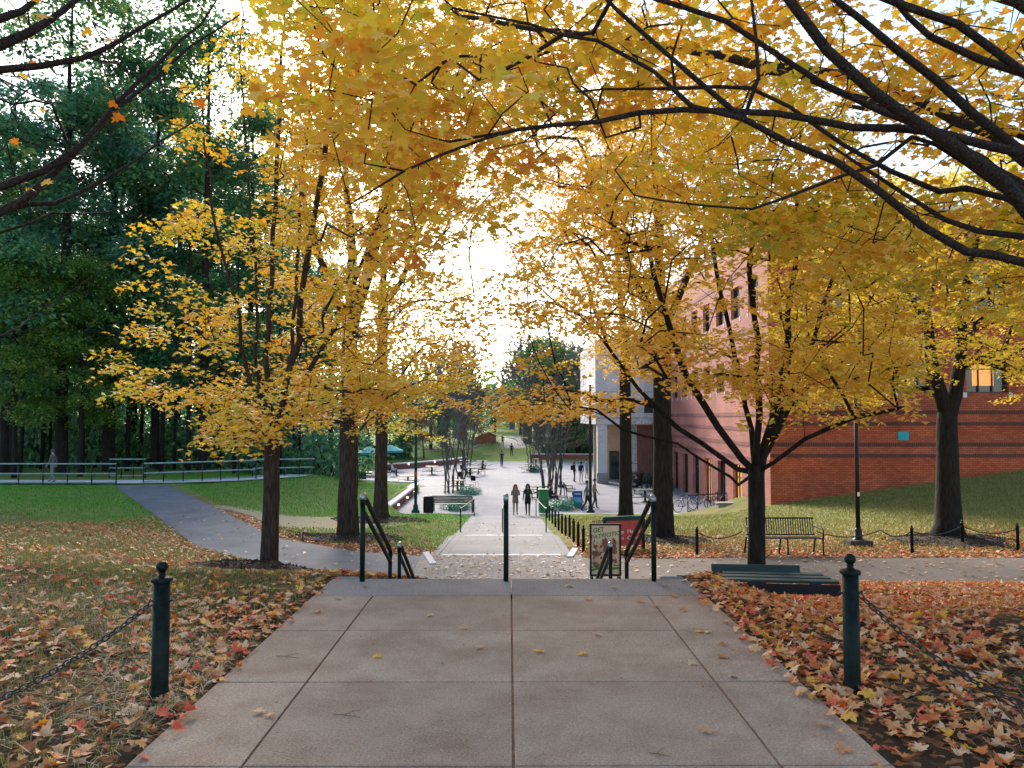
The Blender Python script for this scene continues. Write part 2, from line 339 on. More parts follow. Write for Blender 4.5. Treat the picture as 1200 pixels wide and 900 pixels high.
# ------------------------------------------------------------------ mesh helpers
class MB:
    def __init__(s): s.v = []; s.f = []; s.mi = []; s.sm = []

    def add(s, verts, faces, mi=0, smooth=False):
        b = len(s.v); s.v.extend([tuple(map(float, p)) for p in verts])
        for f in faces:
            s.f.append(tuple(b + i for i in f)); s.mi.append(mi); s.sm.append(smooth)
        return s

    def box(s, cx, cy, cz, sx, sy, sz, rz=0, mi=0, bev=0.0, rx=0, ry=0):
        if bev > 0:
            bm = bmesh.new(); bmesh.ops.create_cube(bm, size=1)
            bmesh.ops.scale(bm, vec=(sx, sy, sz), verts=bm.verts)
            bmesh.ops.bevel(bm, geom=list(bm.edges), offset=bev, segments=2, affect='EDGES', profile=0.5)
            bm.verts.index_update()
            vs = [v.co.copy() for v in bm.verts]; fs = [[v.index for v in f.verts] for f in bm.faces]; bm.free()
        else:
            x, y, z = sx / 2, sy / 2, sz / 2
            vs = [Vector(p) for p in ((-x, -y, -z), (x, -y, -z), (x, y, -z), (-x, y, -z), (-x, -y, z), (x, -y, z), (x, y, z), (-x, y, z))]
            fs = [(3, 2, 1, 0), (4, 5, 6, 7), (0, 1, 5, 4), (1, 2, 6, 5), (2, 3, 7, 6), (3, 0, 4, 7)]
        R = Matrix.Rotation(rz, 3, 'Z') @ Matrix.Rotation(ry, 3, 'Y') @ Matrix.Rotation(rx, 3, 'X')
        return s.add([R @ p + Vector((cx, cy, cz)) for p in vs], fs, mi)

    def tube(s, pts, rad, n=8, mi=0, smooth=True, cap=True):
        pts = [np.array(p, float) for p in pts]; k = len(pts)
        if k < 2: return s
        if not hasattr(rad, '__len__'): rad = [rad] * k
        T = []
        for i in range(k):
            t = pts[min(i + 1, k - 1)] - pts[max(i - 1, 0)]
            l = np.linalg.norm(t); T.append(t / l if l > 1e-9 else np.array([0, 0, 1.0]))
        a = np.array([1.0, 0, 0]) if abs(T[0][0]) < 0.8 else np.array([0, 1.0, 0])
        u = np.cross(T[0], a); u /= np.linalg.norm(u)
        vs = []; ang = [2 * PI * j / n for j in range(n)]
        for i in range(k):
            u = u - T[i] * np.dot(u, T[i]); u /= max(1e-9, np.linalg.norm(u)); w = np.cross(T[i], u)
            for q in ang: vs.append(pts[i] + (u * math.cos(q) + w * math.sin(q)) * rad[i])
        fs = []
        for i in range(k - 1):
            for j in range(n):
                fs.append((i * n + j, i * n + (j + 1) % n, (i + 1) * n + (j + 1) % n, (i + 1) * n + j))
        if cap: fs.append(tuple(range(n - 1, -1, -1))); fs.append(tuple((k - 1) * n + j for j in range(n)))
        return s.add(vs, fs, mi, smooth)

    def lathe(s, prof, c=(0, 0, 0), n=16, mi=0, smooth=True, sx=1, sy=1):
        vs = []; fs = []; k = len(prof)
        for r, z in prof:
            for j in range(n):
                q = 2 * PI * j / n; vs.append((c[0] + r * sx * math.cos(q), c[1] + r * sy * math.sin(q), c[2] + z))
        for i in range(k - 1):
            for j in range(n): fs.append((i * n + j, i * n + (j + 1) % n, (i + 1) * n + (j + 1) % n, (i + 1) * n + j))
        fs.append(tuple(range(n - 1, -1, -1))); fs.append(tuple((k - 1) * n + j for j in range(n)))
        return s.add(vs, fs, mi, smooth)

    def ball(s, c, r, n=10, mi=0, sx=1, sy=1, sz=1):
        k = max(5, n // 2 + 1)
        prof = [(r * math.sin(PI * i / k), -r * math.cos(PI * i / k) * sz) for i in range(1, k)]
        return s.lathe([(0.001, -r * sz)] + prof + [(0.001, r * sz)], c, n, mi, True, sx, sy)

    def prism(s, poly, z0, z1, mi=0):
        n = len(poly)
        vs = [(x, y, z0) for x, y in poly] + [(x, y, z1) for x, y in poly]
        fs = [tuple(range(n - 1, -1, -1)), tuple(range(n, 2 * n))]
        fs += [(i, (i + 1) % n, n + (i + 1) % n, n + i) for i in range(n)]
        return s.add(vs, fs, mi)

    def quad(s, a, b, c, d, mi=0): return s.add([a, b, c, d], [(0, 1, 2, 3)], mi)

    def build(s, name, mats, parent=None, loc=(0, 0, 0)):
        me = bpy.data.meshes.new(name); me.from_pydata(s.v, [], s.f)
        for m in (mats if isinstance(mats, (list, tuple)) else [mats]): me.materials.append(M[m] if isinstance(m, str) else m)
        me.polygons.foreach_set('material_index', s.mi); me.polygons.foreach_set('use_smooth', s.sm)
        me.update()
        return link(name, me, parent, loc)


def link(name, me, parent=None, loc=(0, 0, 0)):
    o = bpy.data.objects.new(name, me); C.objects.link(o)
    o.location = loc
    if parent is not None: o.parent = parent
    return o


def tag(o, label=None, cat=None, group=None, kind=None):
    if label: o['label'] = label
    if cat: o['category'] = cat
    if group: o['group'] = group
    if kind: o['kind'] = kind
    return o


def thing(name, label, cat, loc=(0, 0, 0), rz=0, group=None):
    o = bpy.data.objects.new(name, None); C.objects.link(o)
    o.location = [float(q) for q in loc]; o.rotation_euler = (0, 0, rz); o.empty_display_size = 0.2
    return tag(o, label, cat, group)


def dup(root, loc=None, rz=None, label=None, group=None, scale=None):
    r = root.copy(); C.objects.link(r)
    if loc is not None: r.location = [float(q) for q in loc]
    if rz is not None: r.rotation_euler = (0, 0, rz)
    if scale is not None: r.scale = (scale,) * 3 if not hasattr(scale, '__len__') else scale
    if label: r['label'] = label
    if group: r['group'] = group
    for ch in list(root.children):
        c = ch.copy(); C.objects.link(c); c.parent = r
        for g in list(ch.children):
            d = g.copy(); C.objects.link(d); d.parent = c
    return r


def np_mesh(name, verts, tris, v=None, mats=(), smooth=False):
    me = bpy.data.meshes.new(name)
    nv, nf = len(verts), len(tris); k = tris.shape[1]
    me.vertices.add(nv); me.vertices.foreach_set('co', np.ascontiguousarray(verts, np.float32).ravel())
    me.loops.add(nf * k); me.loops.foreach_set('vertex_index', np.ascontiguousarray(tris, np.int32).ravel())
    me.polygons.add(nf); me.polygons.foreach_set('loop_start', np.arange(0, nf * k, k, dtype=np.int32))
    if smooth: me.polygons.foreach_set('use_smooth', np.ones(nf, bool))
    me.update(calc_edges=True)
    if v is not None:
        a = me.attributes.new('v', 'FLOAT', 'POINT'); a.data.foreach_set('value', np.ascontiguousarray(v, np.float32))
    for m in mats: me.materials.append(M[m])
    return me


# ------------------------------------------------------------------ leaves
def maple_template(full=True):
    if full:
        ang = [270, 318, 338, 352, 8, 28, 46, 60, 78, 90, 102, 120, 134, 152, 172, 188, 202, 222]
        rad = [.22, .52, .36, .62, .72, .52, .40, .74, .62, 1.0, .62, .74, .40, .52, .72, .62, .36, .52]
    else:
        ang = [270, 325, 345, 15, 48, 60, 90, 120, 132, 165, 195, 215]
        rad = [.2, .52, .42, .78, .45, .66, 1.0, .66, .45, .78, .42, .52]
    P = [(r * math.cos(math.radians(a)), r * math.sin(math.radians(a)), -0.16 * r * r) for a, r in zip(ang, rad)]
    P = np.array([(0, 0, 0.05)] + P) * np.array([0.62, 0.62, 0.62])
    n = len(ang)
    T = np.array([(0, 1 + i, 1 + (i + 1) % n) for i in range(n)])
    return P, T


def oval_template():
    P = np.array([(0, -.5, 0), (.26, -.12, .05), (.2, .25, .04), (0, .55, -.06), (-.2, .25, .04), (-.26, -.12, .05)])
    T = np.array([(0, 1, 5), (1, 2, 5), (2, 4, 5), (2, 3, 4)])
    return P, T


TPL = {'maple': maple_template(True), 'maple_low': maple_template(False), 'oval': oval_template()}


def leaf_cloud(pos, nrm, tip, size, val, tpl, roll=None, curl=None, fold=None):
    """a mesh of many single leaves"""
    P, T = TPL[tpl]; N = len(pos)
    nrm = nrm / np.linalg.norm(nrm, axis=1, keepdims=True)
    tip = tip - nrm * np.sum(tip * nrm, axis=1, keepdims=True)
    tip = tip / np.maximum(1e-6, np.linalg.norm(tip, axis=1, keepdims=True))
    sx = np.cross(tip, nrm)
    Z = P[:, 2][None, :] * (np.ones((N, 1)) if curl is None else curl[:, None])
    if fold is not None: Z = Z + fold[:, None] * np.abs(P[:, 0])[None, :]
    V = (sx[:, None, :] * P[None, :, 0, None] + tip[:, None, :] * P[None, :, 1, None] + nrm[:, None, :] * Z[:, :, None]) * size[:, None, None] + pos[:, None, :]
    k = len(P)
    F = T[None, :, :] + (np.arange(N) * k)[:, None, None]
    return V.reshape(-1, 3), F.reshape(-1, 3), np.repeat(val, k)


def sprays(targets, dirs, n, R, thick, size, tpl='maple_low', droop=0.25, tilt=0.55, vshift=None, sizevar=0.42, hang=0.35):
    """flat layered sprays of leaves round the twig ends"""
    K = len(targets); N = K * n
    t = np.repeat(targets, n, axis=0); d = np.repeat(dirs, n, axis=0)
    a = rng.uniform(0, 2 * PI, N); r = np.repeat(R * rng.uniform(0.65, 1.35, K), n) * np.sqrt(rng.uniform(0, 1, N))
    off = np.stack([np.cos(a) * r, np.sin(a) * r, rng.normal(0, thick, N) - droop * r * r / max(R, .01)], 1)
    # sprays lean a little each its own way
    lean = np.repeat(rng.normal(0, 0.22, (K, 2)), n, axis=0)
    off[:, 2] += off[:, 0] * lean[:, 0] + off[:, 1] * lean[:, 1]
    pos = t + off
    nrm = np.stack([rng.normal(0, tilt, N), rng.normal(0, tilt, N), np.ones(N)], 1)
    tip = off * np.array([1, 1, 0]) + d * 0.3 + rng.normal(0, 0.25, (N, 3)); tip[:, 2] -= hang * np.abs(rng.normal(1, .5, N))
    val = np.clip(np.repeat(rng.beta(1.3, 1.3, K), n) * 0.5 + rng.beta(1.1, 1.1, N) * 0.5 + (0 if vshift is None else np.repeat(vshift, n)), 0, 1)
    return pos, nrm, tip, size * rng.uniform(1 - sizevar, 1 + sizevar, N), val, tpl


# ------------------------------------------------------------------ trees
class Grow:
    """a branch skeleton: hand-laid stems, then every twig end joins the nearest wood"""
    def __init__(s): s.p = []; s.par = []; s.rmin = []; s.stem = []; s.w = []; s.len = []

    def node(s, p, par, r=0.0, stem=False):
        s.p.append(np.array(p, float)); s.par.append(par); s.rmin.append(r); s.stem.append(stem); s.w.append(0)
        s.len.append(0 if par < 0 else s.len[par] + np.linalg.norm(s.p[-1] - s.p[par])); return len(s.p) - 1

    def stem_line(s, pts, rads, par=-1, step=0.35, wig=0.03, stem=True):
        """smooth polyline; returns node ids"""
        pts = [np.array(p, float) for p in pts]; ids = []
        k = len(pts)
        if par < 0: par = s.node(pts[0], -1, rads[0], stem); ids.append(par)
        for i in range(k - 1):
            p0 = pts[max(i - 1, 0)]; p1 = pts[i]; p2 = pts[i + 1]; p3 = pts[min(i + 2, k - 1)]
            n = max(1, int(np.linalg.norm(p2 - p1) / step))
            for j in range(1, n + 1):
                t = j / n
                q = 0.5 * ((2 * p1) + (-p0 + p2) * t + (2 * p0 - 5 * p1 + 4 * p2 - p3) * t * t + (-p0 + 3 * p1 - 3 * p2 + p3) * t ** 3)
                q = q + rng.normal(0, wig, 3)
                par = s.node(q, par, lerp(rads[i], rads[i + 1], t), stem); ids.append(par)
        return ids

    def nearest(s, p):
        P = np.array(s.p); return int(np.argmin(np.sum((P - np.array(p)) ** 2, 1)))

    def reach(s, targets, step=0.35, up=0.12, jit=0.05, zpen=0.7, lpen=0.08, skip=0):
        targets = np.array(targets); P0 = np.array(s.p[skip:])
        order = np.argsort([np.min(np.sum((P0 - t) ** 2, 1)) for t in targets])
        dirs = np.zeros((len(targets), 3)); cap = len(s.p) + len(targets) * 40
        P = np.zeros((cap, 3)); P[:len(s.p)] = np.array(s.p); L = np.zeros(cap); L[:len(s.p)] = s.len; n = len(s.p)
        for i in order:
            t = targets[i]
            q = P[skip:n]; dv = t - q
            cost = np.linalg.norm(dv, axis=1) + zpen * np.maximum(0, -dv[:, 2]) + lpen * L[skip:n]
            j = int(np.argmin(cost)) + skip; a = P[j].copy(); dist = np.linalg.norm(t - a)
            m = max(1, min(30, int(dist / step))); par = j
            side = rng.normal(0, jit * dist, 3); side[2] *= .5
            for q_ in range(1, m + 1):
                f = q_ / m
                x = a + (t - a) * f + side * math.sin(PI * f) + np.array([0, 0, up * dist * math.sin(PI * f)]) + (rng.normal(0, .015, 3) if q_ < m else 0)
                par = s.node(x, par); P[n] = s.p[-1]; L[n] = s.len[-1]; n += 1
            s.w[par] += 1
            e = s.p[par] - s.p[s.par[par]]; dirs[i] = e / max(1e-6, np.linalg.norm(e))
        return dirs

    def meshes(s, origin, rtip=0.006, power=0.5, rmax=9):
        n = len(s.p); w = np.array(s.w, float)
        ch = [[] for _ in range(n)]
        for i in range(n - 1, -1, -1):
            if s.par[i] >= 0: w[s.par[i]] += w[i]
        for i in range(n):
            if s.par[i] >= 0: ch[s.par[i]].append(i)
        r = np.maximum(np.array(s.rmin), np.minimum(rtip * np.maximum(w, 1) ** power, rmax))
        for i in range(n):
            if s.par[i] >= 0: r[i] = min(r[i], r[s.par[i]])
        wood, twig = MB(), MB()
        starts = [i for i in range(n) if s.par[i] < 0]; stack = [(i, None) for i in starts]
        while stack:
            i, pre = stack.pop(); line = [] if pre is None else [pre]; cur = i
            while True:
                line.append(cur); c = ch[cur]
                if not c: break
                st = [k for k in c if s.stem[k] == s.stem[cur]] or c
                nx = max(st, key=lambda k: (r[k], w[k]))
                stack += [(k, cur) for k in c if k != nx]; cur = nx
            if len(line) < 2: continue
            pts = [s.p[k] - origin for k in line]; rr = [r[k] for k in line]
            if pre is not None: rr[0] = min(rr[0], rr[1] * 1.15)
            big = max(rr[1:]); sides = 12 if big > .09 else 8 if big > .04 else 5 if big > .014 else 3
            tgt = wood if s.stem[line[-1]] else twig
            tgt.tube(pts, rr, sides, cap=big > .02)
        return wood, twig


def flare(mb, z0, h, k=0.5):
    """root flare: widen the trunk mesh near its foot"""
    out = []
    for (x, y, z) in mb.v:
        if z < z0 + h:
            f = 1 + k * (1 - max(0, (z - z0)) / h) ** 2
            a = math.atan2(y, x); f *= 1 + 0.12 * math.sin(a * 5 + 1) * (1 - max(0, z - z0) / h)
            out.append((x * f, y * f, z))
        else: out.append((x, y, z))
    mb.v = out


def in_poly(px, py, poly):
    n = len(poly); c = np.zeros(len(px), bool); j = n - 1
    for i in range(n):
        xi, yi = poly[i]; xj, yj = poly[j]
        m = ((yi > py) != (yj > py)) & (px < (xj - xi) * (py - yi) / (yj - yi + 1e-9) + xi)
        c ^= m; j = i
    return c


def crown_points(poly, n, d0, sd, gaps=(), dmin=None, mind=0.0, sky=0.0):
    """twig ends inside a crown seen as an outline from the walkway, spread through its real depth"""
    xs = [p[0] for p in poly]; ys = [p[1] for p in poly]; out = []
    while len(out) < n:
        px = rng.uniform(min(xs), max(xs), 400); py = rng.uniform(min(ys), max(ys), 400); ok = in_poly(px, py, poly)
        for a, b in zip(px[ok], py[ok]):
            d = max(dmin or 0.5, rng.normal(d0, sd))
            if any((a - gx) ** 2 / (gr * gr) + (b - gy) ** 2 / (gs * gs) < 1 and rng.random() < pr for gx, gy, gr, gs, pr in gaps): continue
            out.append(at(a, b, d))
            if len(out) >= n: break
    return np.array(out)


def make_tree(name, label, cat, base, G, targets, leaf, bark, group=None, rtip=0.006, power=0.5, spray=dict(), reach=dict(), rflare=0.5, vshift=None, leaves=True, extra=None, bare=None):
    base = np.array(base, float)
    if bare is not None: G.reach(bare, **reach)
    dirs = G.reach(targets, **reach)
    wood, twig = G.meshes(base, rtip, power)
    if rflare: flare(wood, 0, 0.55, rflare)
    t = thing(name, label, cat, base, 0, group)
    wood.build('trunk', bark, t)
    if twig.f: twig.build('branches', bark, t)
    if leaves:
        A = sprays(targets, dirs, **spray)
        V, F, val = leaf_cloud(*A)
        if extra is not None:
            V2, F2, v2 = extra; F = np.vstack([F, F2 + len(V)]); V = np.vstack([V, V2]); val = np.concatenate([val, v2])
        me = np_mesh('crown', V - base, F, val, [leaf])
        link('crown', me, t)
    return t

# ================================================================== SETTING
def spaced(segs):
    out = []
    for a, b, st in segs:
        n = max(1, int(round((b - a) / st))); out += list(np.linspace(a, b, n, endpoint=False))
    return np.array(out + [segs[-1][1]])


gx = spaced([(-260, -60, 12), (-60, -26, 1.5), (-26, -9, .5), (-9, -2.6, .25), (-2.6, -1.2, .07), (-1.2, 1.2, .4), (1.2, 2.6, .07), (2.6, 9, .25), (9, 30, .6), (30, 60, 3), (60, 260, 12)])
gy = spaced([(-14, 1, .8), (1, 7.6, .25), (7.6, 8.4, .05), (8.4, 15.4, .25), (15.4, 19.4, .1), (19.4, 42, .3), (42, 62, .5), (62, 96, 1.0), (96, 130, 3), (130, 420, 14)])
X, Y = np.meshgrid(gx, gy)
Z = H(X, Y)
rough = 0.018 * np.sin(X * 5.1 + Y * 2.3) * np.sin(Y * 4.7 - X * 1.9) + 0.012 * np.sin(X * 11 + 1) * np.sin(Y * 9.3)
flat = (np.abs(X) < 2.2) | ((Y > 15.4) & (Y < 19.6) & (X > -6)) | (Y > 41)
Z = Z + np.where(flat, 0, rough)
nx_, ny_ = len(gx), len(gy)
idx = np.arange(nx_ * ny_).reshape(ny_, nx_)
quads = np.stack([idx[:-1, :-1], idx[:-1, 1:], idx[1:, 1:], idx[1:, :-1]], -1).reshape(-1, 4)
me = np_mesh('ground', np.stack([X, Y, Z], -1).reshape(-1, 3), quads, None, (), True)
YP = np.interp(-X, *PATH_NEAR); YQ = np.interp(-X, *PATH_FAR)
lit_l = np.where(Y < YP + .2, 0.60 - 0.30 * sm((Y - 13) / 9) - 0.22 * sm((-X - 5) / 6), 0.0)
lit_l = np.where((Y > YQ) & (Y < 60), np.maximum(0, 0.95 - (Y - YQ - 1.4) / 2.6) * sm((X + 13) / 5), lit_l)
lit_r = np.where(Y < 15.8, 1.0, np.maximum(0, 1.0 - (Y - 20.2) / (3.4 + 3 * sm((X - 9) / 6))))
lit = np.clip(np.where(X < 0, lit_l, lit_r), 0, 1) * (Y < 60)
lush = np.where(X < 0, np.where(Y < YP, sm((Y - 20) / 7) * sm((-X - 9) / 4), sm((-X - 6.0) / 1.5) * sm((Y - YQ - 1.0) / 4) + .75 * sm((Y - 33) / 6)), 0.10 * sm((Y - 22) / 8) + .22 * sm((Y - 31) / 8) * (X < 9))
lush = np.where(Y > 60, 1.0, np.clip(lush, 0, 1))
bg = ground_px(322, 612)
beige = np.clip(1.4 - np.sqrt(((X - bg[0]) / 4.2) ** 2 + ((Y - bg[1]) / 3.0) ** 2), 0, 1) * (Y > YQ + .3)
for nm, arr in (('litter', lit), ('lush', lush), ('beige', beige)):
    a = me.attributes.new(nm, 'FLOAT', 'POINT'); a.data.foreach_set('value', arr.ravel().astype(np.float32))
m, nt, b = new_mat('lawn_and_litter')
vec = coords(nt)


def attr(nm): return nn(nt, 'ShaderNodeAttribute', attribute_name=nm).outputs['Fac']


def mix(f, a, b_):
    x = nn(nt, 'ShaderNodeMixRGB'); 
    if isinstance(f, float): x.inputs[0].default_value = f
    else: nt.links.new(f, x.inputs[0])
    nt.links.new(a, x.inputs[1]); nt.links.new(b_, x.inputs[2]); return x.outputs[0]


def mth(op, a, b_, c=None):
    x = nn(nt, 'ShaderNodeMath'); x.operation = op; x.use_clamp = True
    for i, q in enumerate((a, b_, c)):
        if q is None: continue
        if isinstance(q, (int, float)): x.inputs[i].default_value = q
        else: nt.links.new(q, x.inputs[i])
    return x.outputs[0]


n1 = nn(nt, 'ShaderNodeTexNoise', Scale=1.1, Detail=8, Roughness=.7); nt.links.new(vec, n1.inputs['Vector'])
n2 = nn(nt, 'ShaderNodeTexNoise', Scale=30, Detail=6, Roughness=.8); nt.links.new(vec, n2.inputs['Vector'])
n3 = nn(nt, 'ShaderNodeTexNoise', Scale=0.35, Detail=5, Roughness=.6); nt.links.new(vec, n3.inputs['Vector'])
n4 = nn(nt, 'ShaderNodeTexNoise', Scale=7, Detail=6, Roughness=.75); nt.links.new(vec, n4.inputs['Vector'])
rd = ramp(nt, [(.3, (.14, .14, .042)), (.5, (.23, .205, .07)), (.7, (.33, .27, .12))]); nt.links.new(n1.outputs['Fac'], rd.inputs['Fac'])
rl = ramp(nt, [(.3, (.075, .22, .022)), (.5, (.12, .33, .038)), (.72, (.20, .42, .065))]); nt.links.new(n4.outputs['Fac'], rl.inputs['Fac'])
soil = ramp(nt, [(.3, (.028, .016, .011)), (.7, (.085, .050, .033))]); nt.links.new(n4.outputs['Fac'], soil.inputs['Fac'])
vo = nn(nt, 'ShaderNodeTexVoronoi', Scale=24.0); nt.links.new(vec, vo.inputs['Vector'])
sep = nt.nodes.new('ShaderNodeSeparateColor'); nt.links.new(vo.outputs['Color'], sep.inputs[0])
rv = ramp(nt, [(0, (.10, .045, .02)), (.25, (.28, .12, .05)), (.5, (.45, .20, .085)), (.7, (.40, .13, .045)), (.85, (.52, .30, .17)), (1, (.36, .08, .03))]); nt.links.new(sep.outputs[0], rv.inputs['Fac'])
bt = ramp(nt, [(.3, (.42, .34, .23)), (.7, (.66, .56, .41))]); nt.links.new(n2.outputs['Fac'], bt.inputs['Fac'])
g = mix(mth('MULTIPLY_ADD', n3.outputs['Fac'], 0.9, mth('SUBTRACT', mth('MULTIPLY', attr('lush'), 1.4), .45)), rd.outputs[0], rl.outputs[0])
lushf = mth('SUBTRACT', mth('MULTIPLY_ADD', attr('lush'), 1.5, n3.outputs['Fac']), .55)
g = mix(lushf, rd.outputs[0], rl.outputs[0])
g = mix(mth('MULTIPLY', mth('SUBTRACT', mth('MULTIPLY_ADD', attr('beige'), 1.5, mth('MULTIPLY', n1.outputs['Fac'], .8)), .75), 3), g, bt.outputs[0])
litf = mth('MULTIPLY', mth('SUBTRACT', mth('ADD', mth('MULTIPLY', attr('litter'), 1.0), mth('MULTIPLY', n1.outputs['Fac'], .9)), .82), 5)
# leaf or soil between the leaves, cell by cell
cell = mth('GREATER_THAN', sep.outputs[1], .62)
lcol = mix(cell, soil.outputs[0], rv.outputs[0])
g = mix(litf, g, lcol)
fin = ramp(nt, [(.25, (.6, .6, .6)), (.75, (1.35, 1.35, 1.35))]); nt.links.new(n2.outputs['Fac'], fin.inputs['Fac'])
mm = nn(nt, 'ShaderNodeMixRGB'); mm.blend_type = 'MULTIPLY'; mm.inputs[0].default_value = 1
nt.links.new(g, mm.inputs[1]); nt.links.new(fin.outputs[0], mm.inputs[2]); nt.links.new(mm.outputs[0], b.inputs['Base Color'])
bp = nn(nt, 'ShaderNodeBump', Strength=.9, Distance=.04); nt.links.new(n2.outputs['Fac'], bp.inputs['Height']); nt.links.new(bp.outputs[0], b.inputs['Normal'])
b.inputs['Roughness'].default_value = .95; b.inputs['Specular IOR Level'].default_value = .15
M['ground'] = m
me.materials.append(m)
tag(link('ground', me), 'leaf strewn lawn sloping down to the plaza', kind='structure')

# ---- concrete walkway: slabs with open joints over a dark bed
W = 1.83
mb = MB()
us = [-1.83, -1.27, 0.02, 1.29, 1.83]
ys = [7.22 - 1.165 * k for k in range(12)][::-1]
gap = .007
for j in range(len(ys) - 1):
    for i in range(4):
        a, b_ = us[i], us[i + 1]; c, d = ys[j], ys[j + 1]
        mb.box((a + b_) / 2, (c + d) / 2, -.05 + rng.normal(0, .0012), b_ - a - 2 * gap, d - c - 2 * gap, .1, bev=.004, rx=rng.normal(0, .001), ry=rng.normal(0, .001))
tag(mb.build('walkway', 'slab'), 'brown grey concrete slab walkway', kind='structure')
mb = MB().box(0, .6, -.082, 3.64, 13.05, .14)
tag(mb.build('walkway_bed', 'joint'), 'dark soil in the walkway joints', kind='structure')
mb = MB()
for a, b_ in ((-1.83, .02), (.02, 1.83)): mb.box((a + b_) / 2, 7.606, -.07, b_ - a - .016, .75, .14, bev=.01)
tag(mb.build('walkway_edge', 'slab_edge'), 'pale exposed aggregate strip at the stair top', kind='structure')

# ---- stairs
mb = MB(); y = 7.98; z = 0.0
for k in range(5):
    z -= .17; mb.box(0, y + .172, (z - 2.1) / 2, 3.1, .344, z + 2.1, bev=.01); y += .345
mb.box(0, y + .45, (-.85 - .004 - 2.1) / 2, 3.1, .9, 2.1 - .854); y += .901
for k in range(5):
    z -= .17; mb.box(-.03, y + .172, (z - .003 - 2.1) / 2, 3.1, .344, z - .003 + 2.1, bev=.01); y += .345
for sx in (-1, 1):   # cheek walls
    pts = [(7.99, .02), (9.7, -.80), (10.6, -.80), (12.3, -1.63), (15.8, -1.66)]
    for (ya, za), (yb, zb) in zip(pts[:-1], pts[1:]):
        vs = [(sx * 1.56, ya, -2.1), (sx * 1.78, ya, -2.1), (sx * 1.78, yb, -2.1), (sx * 1.56, yb, -2.1), (sx * 1.56, ya, za), (sx * 1.78, ya, za), (sx * 1.78, yb, zb), (sx * 1.56, yb, zb)]
        mb.add(vs, [(3, 2, 1, 0), (4, 5, 6, 7), (0, 1, 5, 4), (1, 2, 6, 5), (2, 3, 7, 6), (3, 0, 4, 7)])
tag(mb.build('stairs_down', 'stair'), 'concrete stairs down from the walkway', kind='structure')

# ---- paved crossing, lower walk
mb = MB().quad((-1.95, 12.36, -1.692), (1.75, 12.36, -1.692), (1.75, 18.98, -1.692), (-2.15, 18.98, -1.692))
tag(mb.build('crossing_pavement', 'cobble'), 'grey brown unit pavers at the foot of the stairs', kind='structure')
mb = MB()
HWL = 1.62
seg = [(18.985, -1.695, 'a'), (19.01, -1.80), (25.985, -2.28), (26.01, -2.38), (30, -2.75), (41.3, -3.54)]
pr = [(19.0, -1.80), (26.0, -2.28)], [(26.012, -2.38), (30, -2.75)], [(30, -2.75), (41.2, -3.535)]
for line in pr:
    (ya, za), (yb, zb) = line
    mb.quad((LX - HWL, ya, za), (LX + HWL, ya, za), (LX + HWL, yb, zb), (LX - HWL, yb, zb))
tag(mb.build('lower_walk', 'walk'), 'pale slab walk ramping down to the plaza', kind='structure')
mb = MB()
mb.box(LX, 18.93, -1.76, 2.9, .20, .155); mb.box(LX, 25.93, -2.345, 2.6, .20, .14)
tag(mb.build('step_nosing_line', 'white_line'), 'white painted step edges across the lower walk', kind='structure')
mb = MB()
for s, x in ((-1, LX - HWL - .10), (1, LX + HWL + .10)):
    yy = list(np.linspace(19.0, 41.2, 24))
    for ya, yb in zip(yy[:-1], yy[1:]):
        za = float(zp(ya + .02)) + .012; zb = float(zp(yb - .02)) + .012
        vs = [(x - .1, ya, za - .6), (x + .1, ya, za - .6), (x + .1, yb, zb - .6), (x - .1, yb, zb - .6), (x - .1, ya, za), (x + .1, ya, za), (x + .1, yb, zb), (x - .1, yb, zb)]
        mb.add(vs, [(4, 5, 6, 7), (0, 1, 5, 4), (1, 2, 6, 5), (2, 3, 7, 6), (3, 0, 4, 7)])
tag(mb.build('walk_kerb', 'walk'), 'pale kerbs along the lower walk', kind='structure')
for px, py, rz_, L in ((503, 657, .22, 1.5), (671, 655, -.2, 1.2)):
    p = ground_px(px, py); mb = MB().box(0, 0, 0, .16, L, .05, rz_, bev=.01)
    tag(mb.build('edging_kerb', 'white_stone', None, (p[0], p[1], -1.682)), 'short white kerb beside the crossing', kind='structure')

# ---- asphalt path on the left
mb = MB()
ts = np.linspace(0, 1, 44)
ne = [(-1.9, 16.25), (-3.7, 16.8), (-5.7, 17.8), (-8.1, 20.2), (-12.7, 27.6), (-19.6, 38.6)]
fe = [(-2.1, 19.15), (-3.8, 19.4), (-6.4, 21.5), (-10.4, 27.8), (-13.6, 33.0), (-17.2, 38.8)]


def polyat(P, t):
    P = np.array(P, float); L = np.concatenate([[0], np.cumsum(np.linalg.norm(np.diff(P, axis=0), axis=1))]); q = t * L[-1]
    return np.array([np.interp(q, L, P[:, 0]), np.interp(q, L, P[:, 1])])


rows = []
for t in ts:
    a, b_ = polyat(ne, t), polyat(fe, t)
    rows.append([(lerp(a[0], b_[0], u), lerp(a[1], b_[1], u)) for u in np.linspace(-.04, 1.04, 7)])
vs = [(x, y, max(Hs(x, y), -1.80) + .028) for r in rows for x, y in r]
fs = [(i * 7 + j, i * 7 + j + 1, (i + 1) * 7 + j + 1, (i + 1) * 7 + j) for i in range(len(rows) - 1) for j in range(6)]
mb.add(vs, [f[::-1] for f in fs], 0, True)
tag(mb.build('asphalt_path', 'asphalt'), 'blue grey asphalt path curving up to the woods', kind='structure')
# path on the right
mb = MB(); xs = np.linspace(1.752, 60, 60)
vs = [(x, y + .06 * math.sin(x * 1.3 + y), -1.684) for x in xs for y in (15.75, 18.45)]
mb.add(vs, [(2 * i, 2 * i + 2, 2 * i + 3, 2 * i + 1) for i in range(59)])
tag(mb.build('cross_path', 'old_asphalt'), 'tan worn asphalt path running right past the bench', kind='structure')
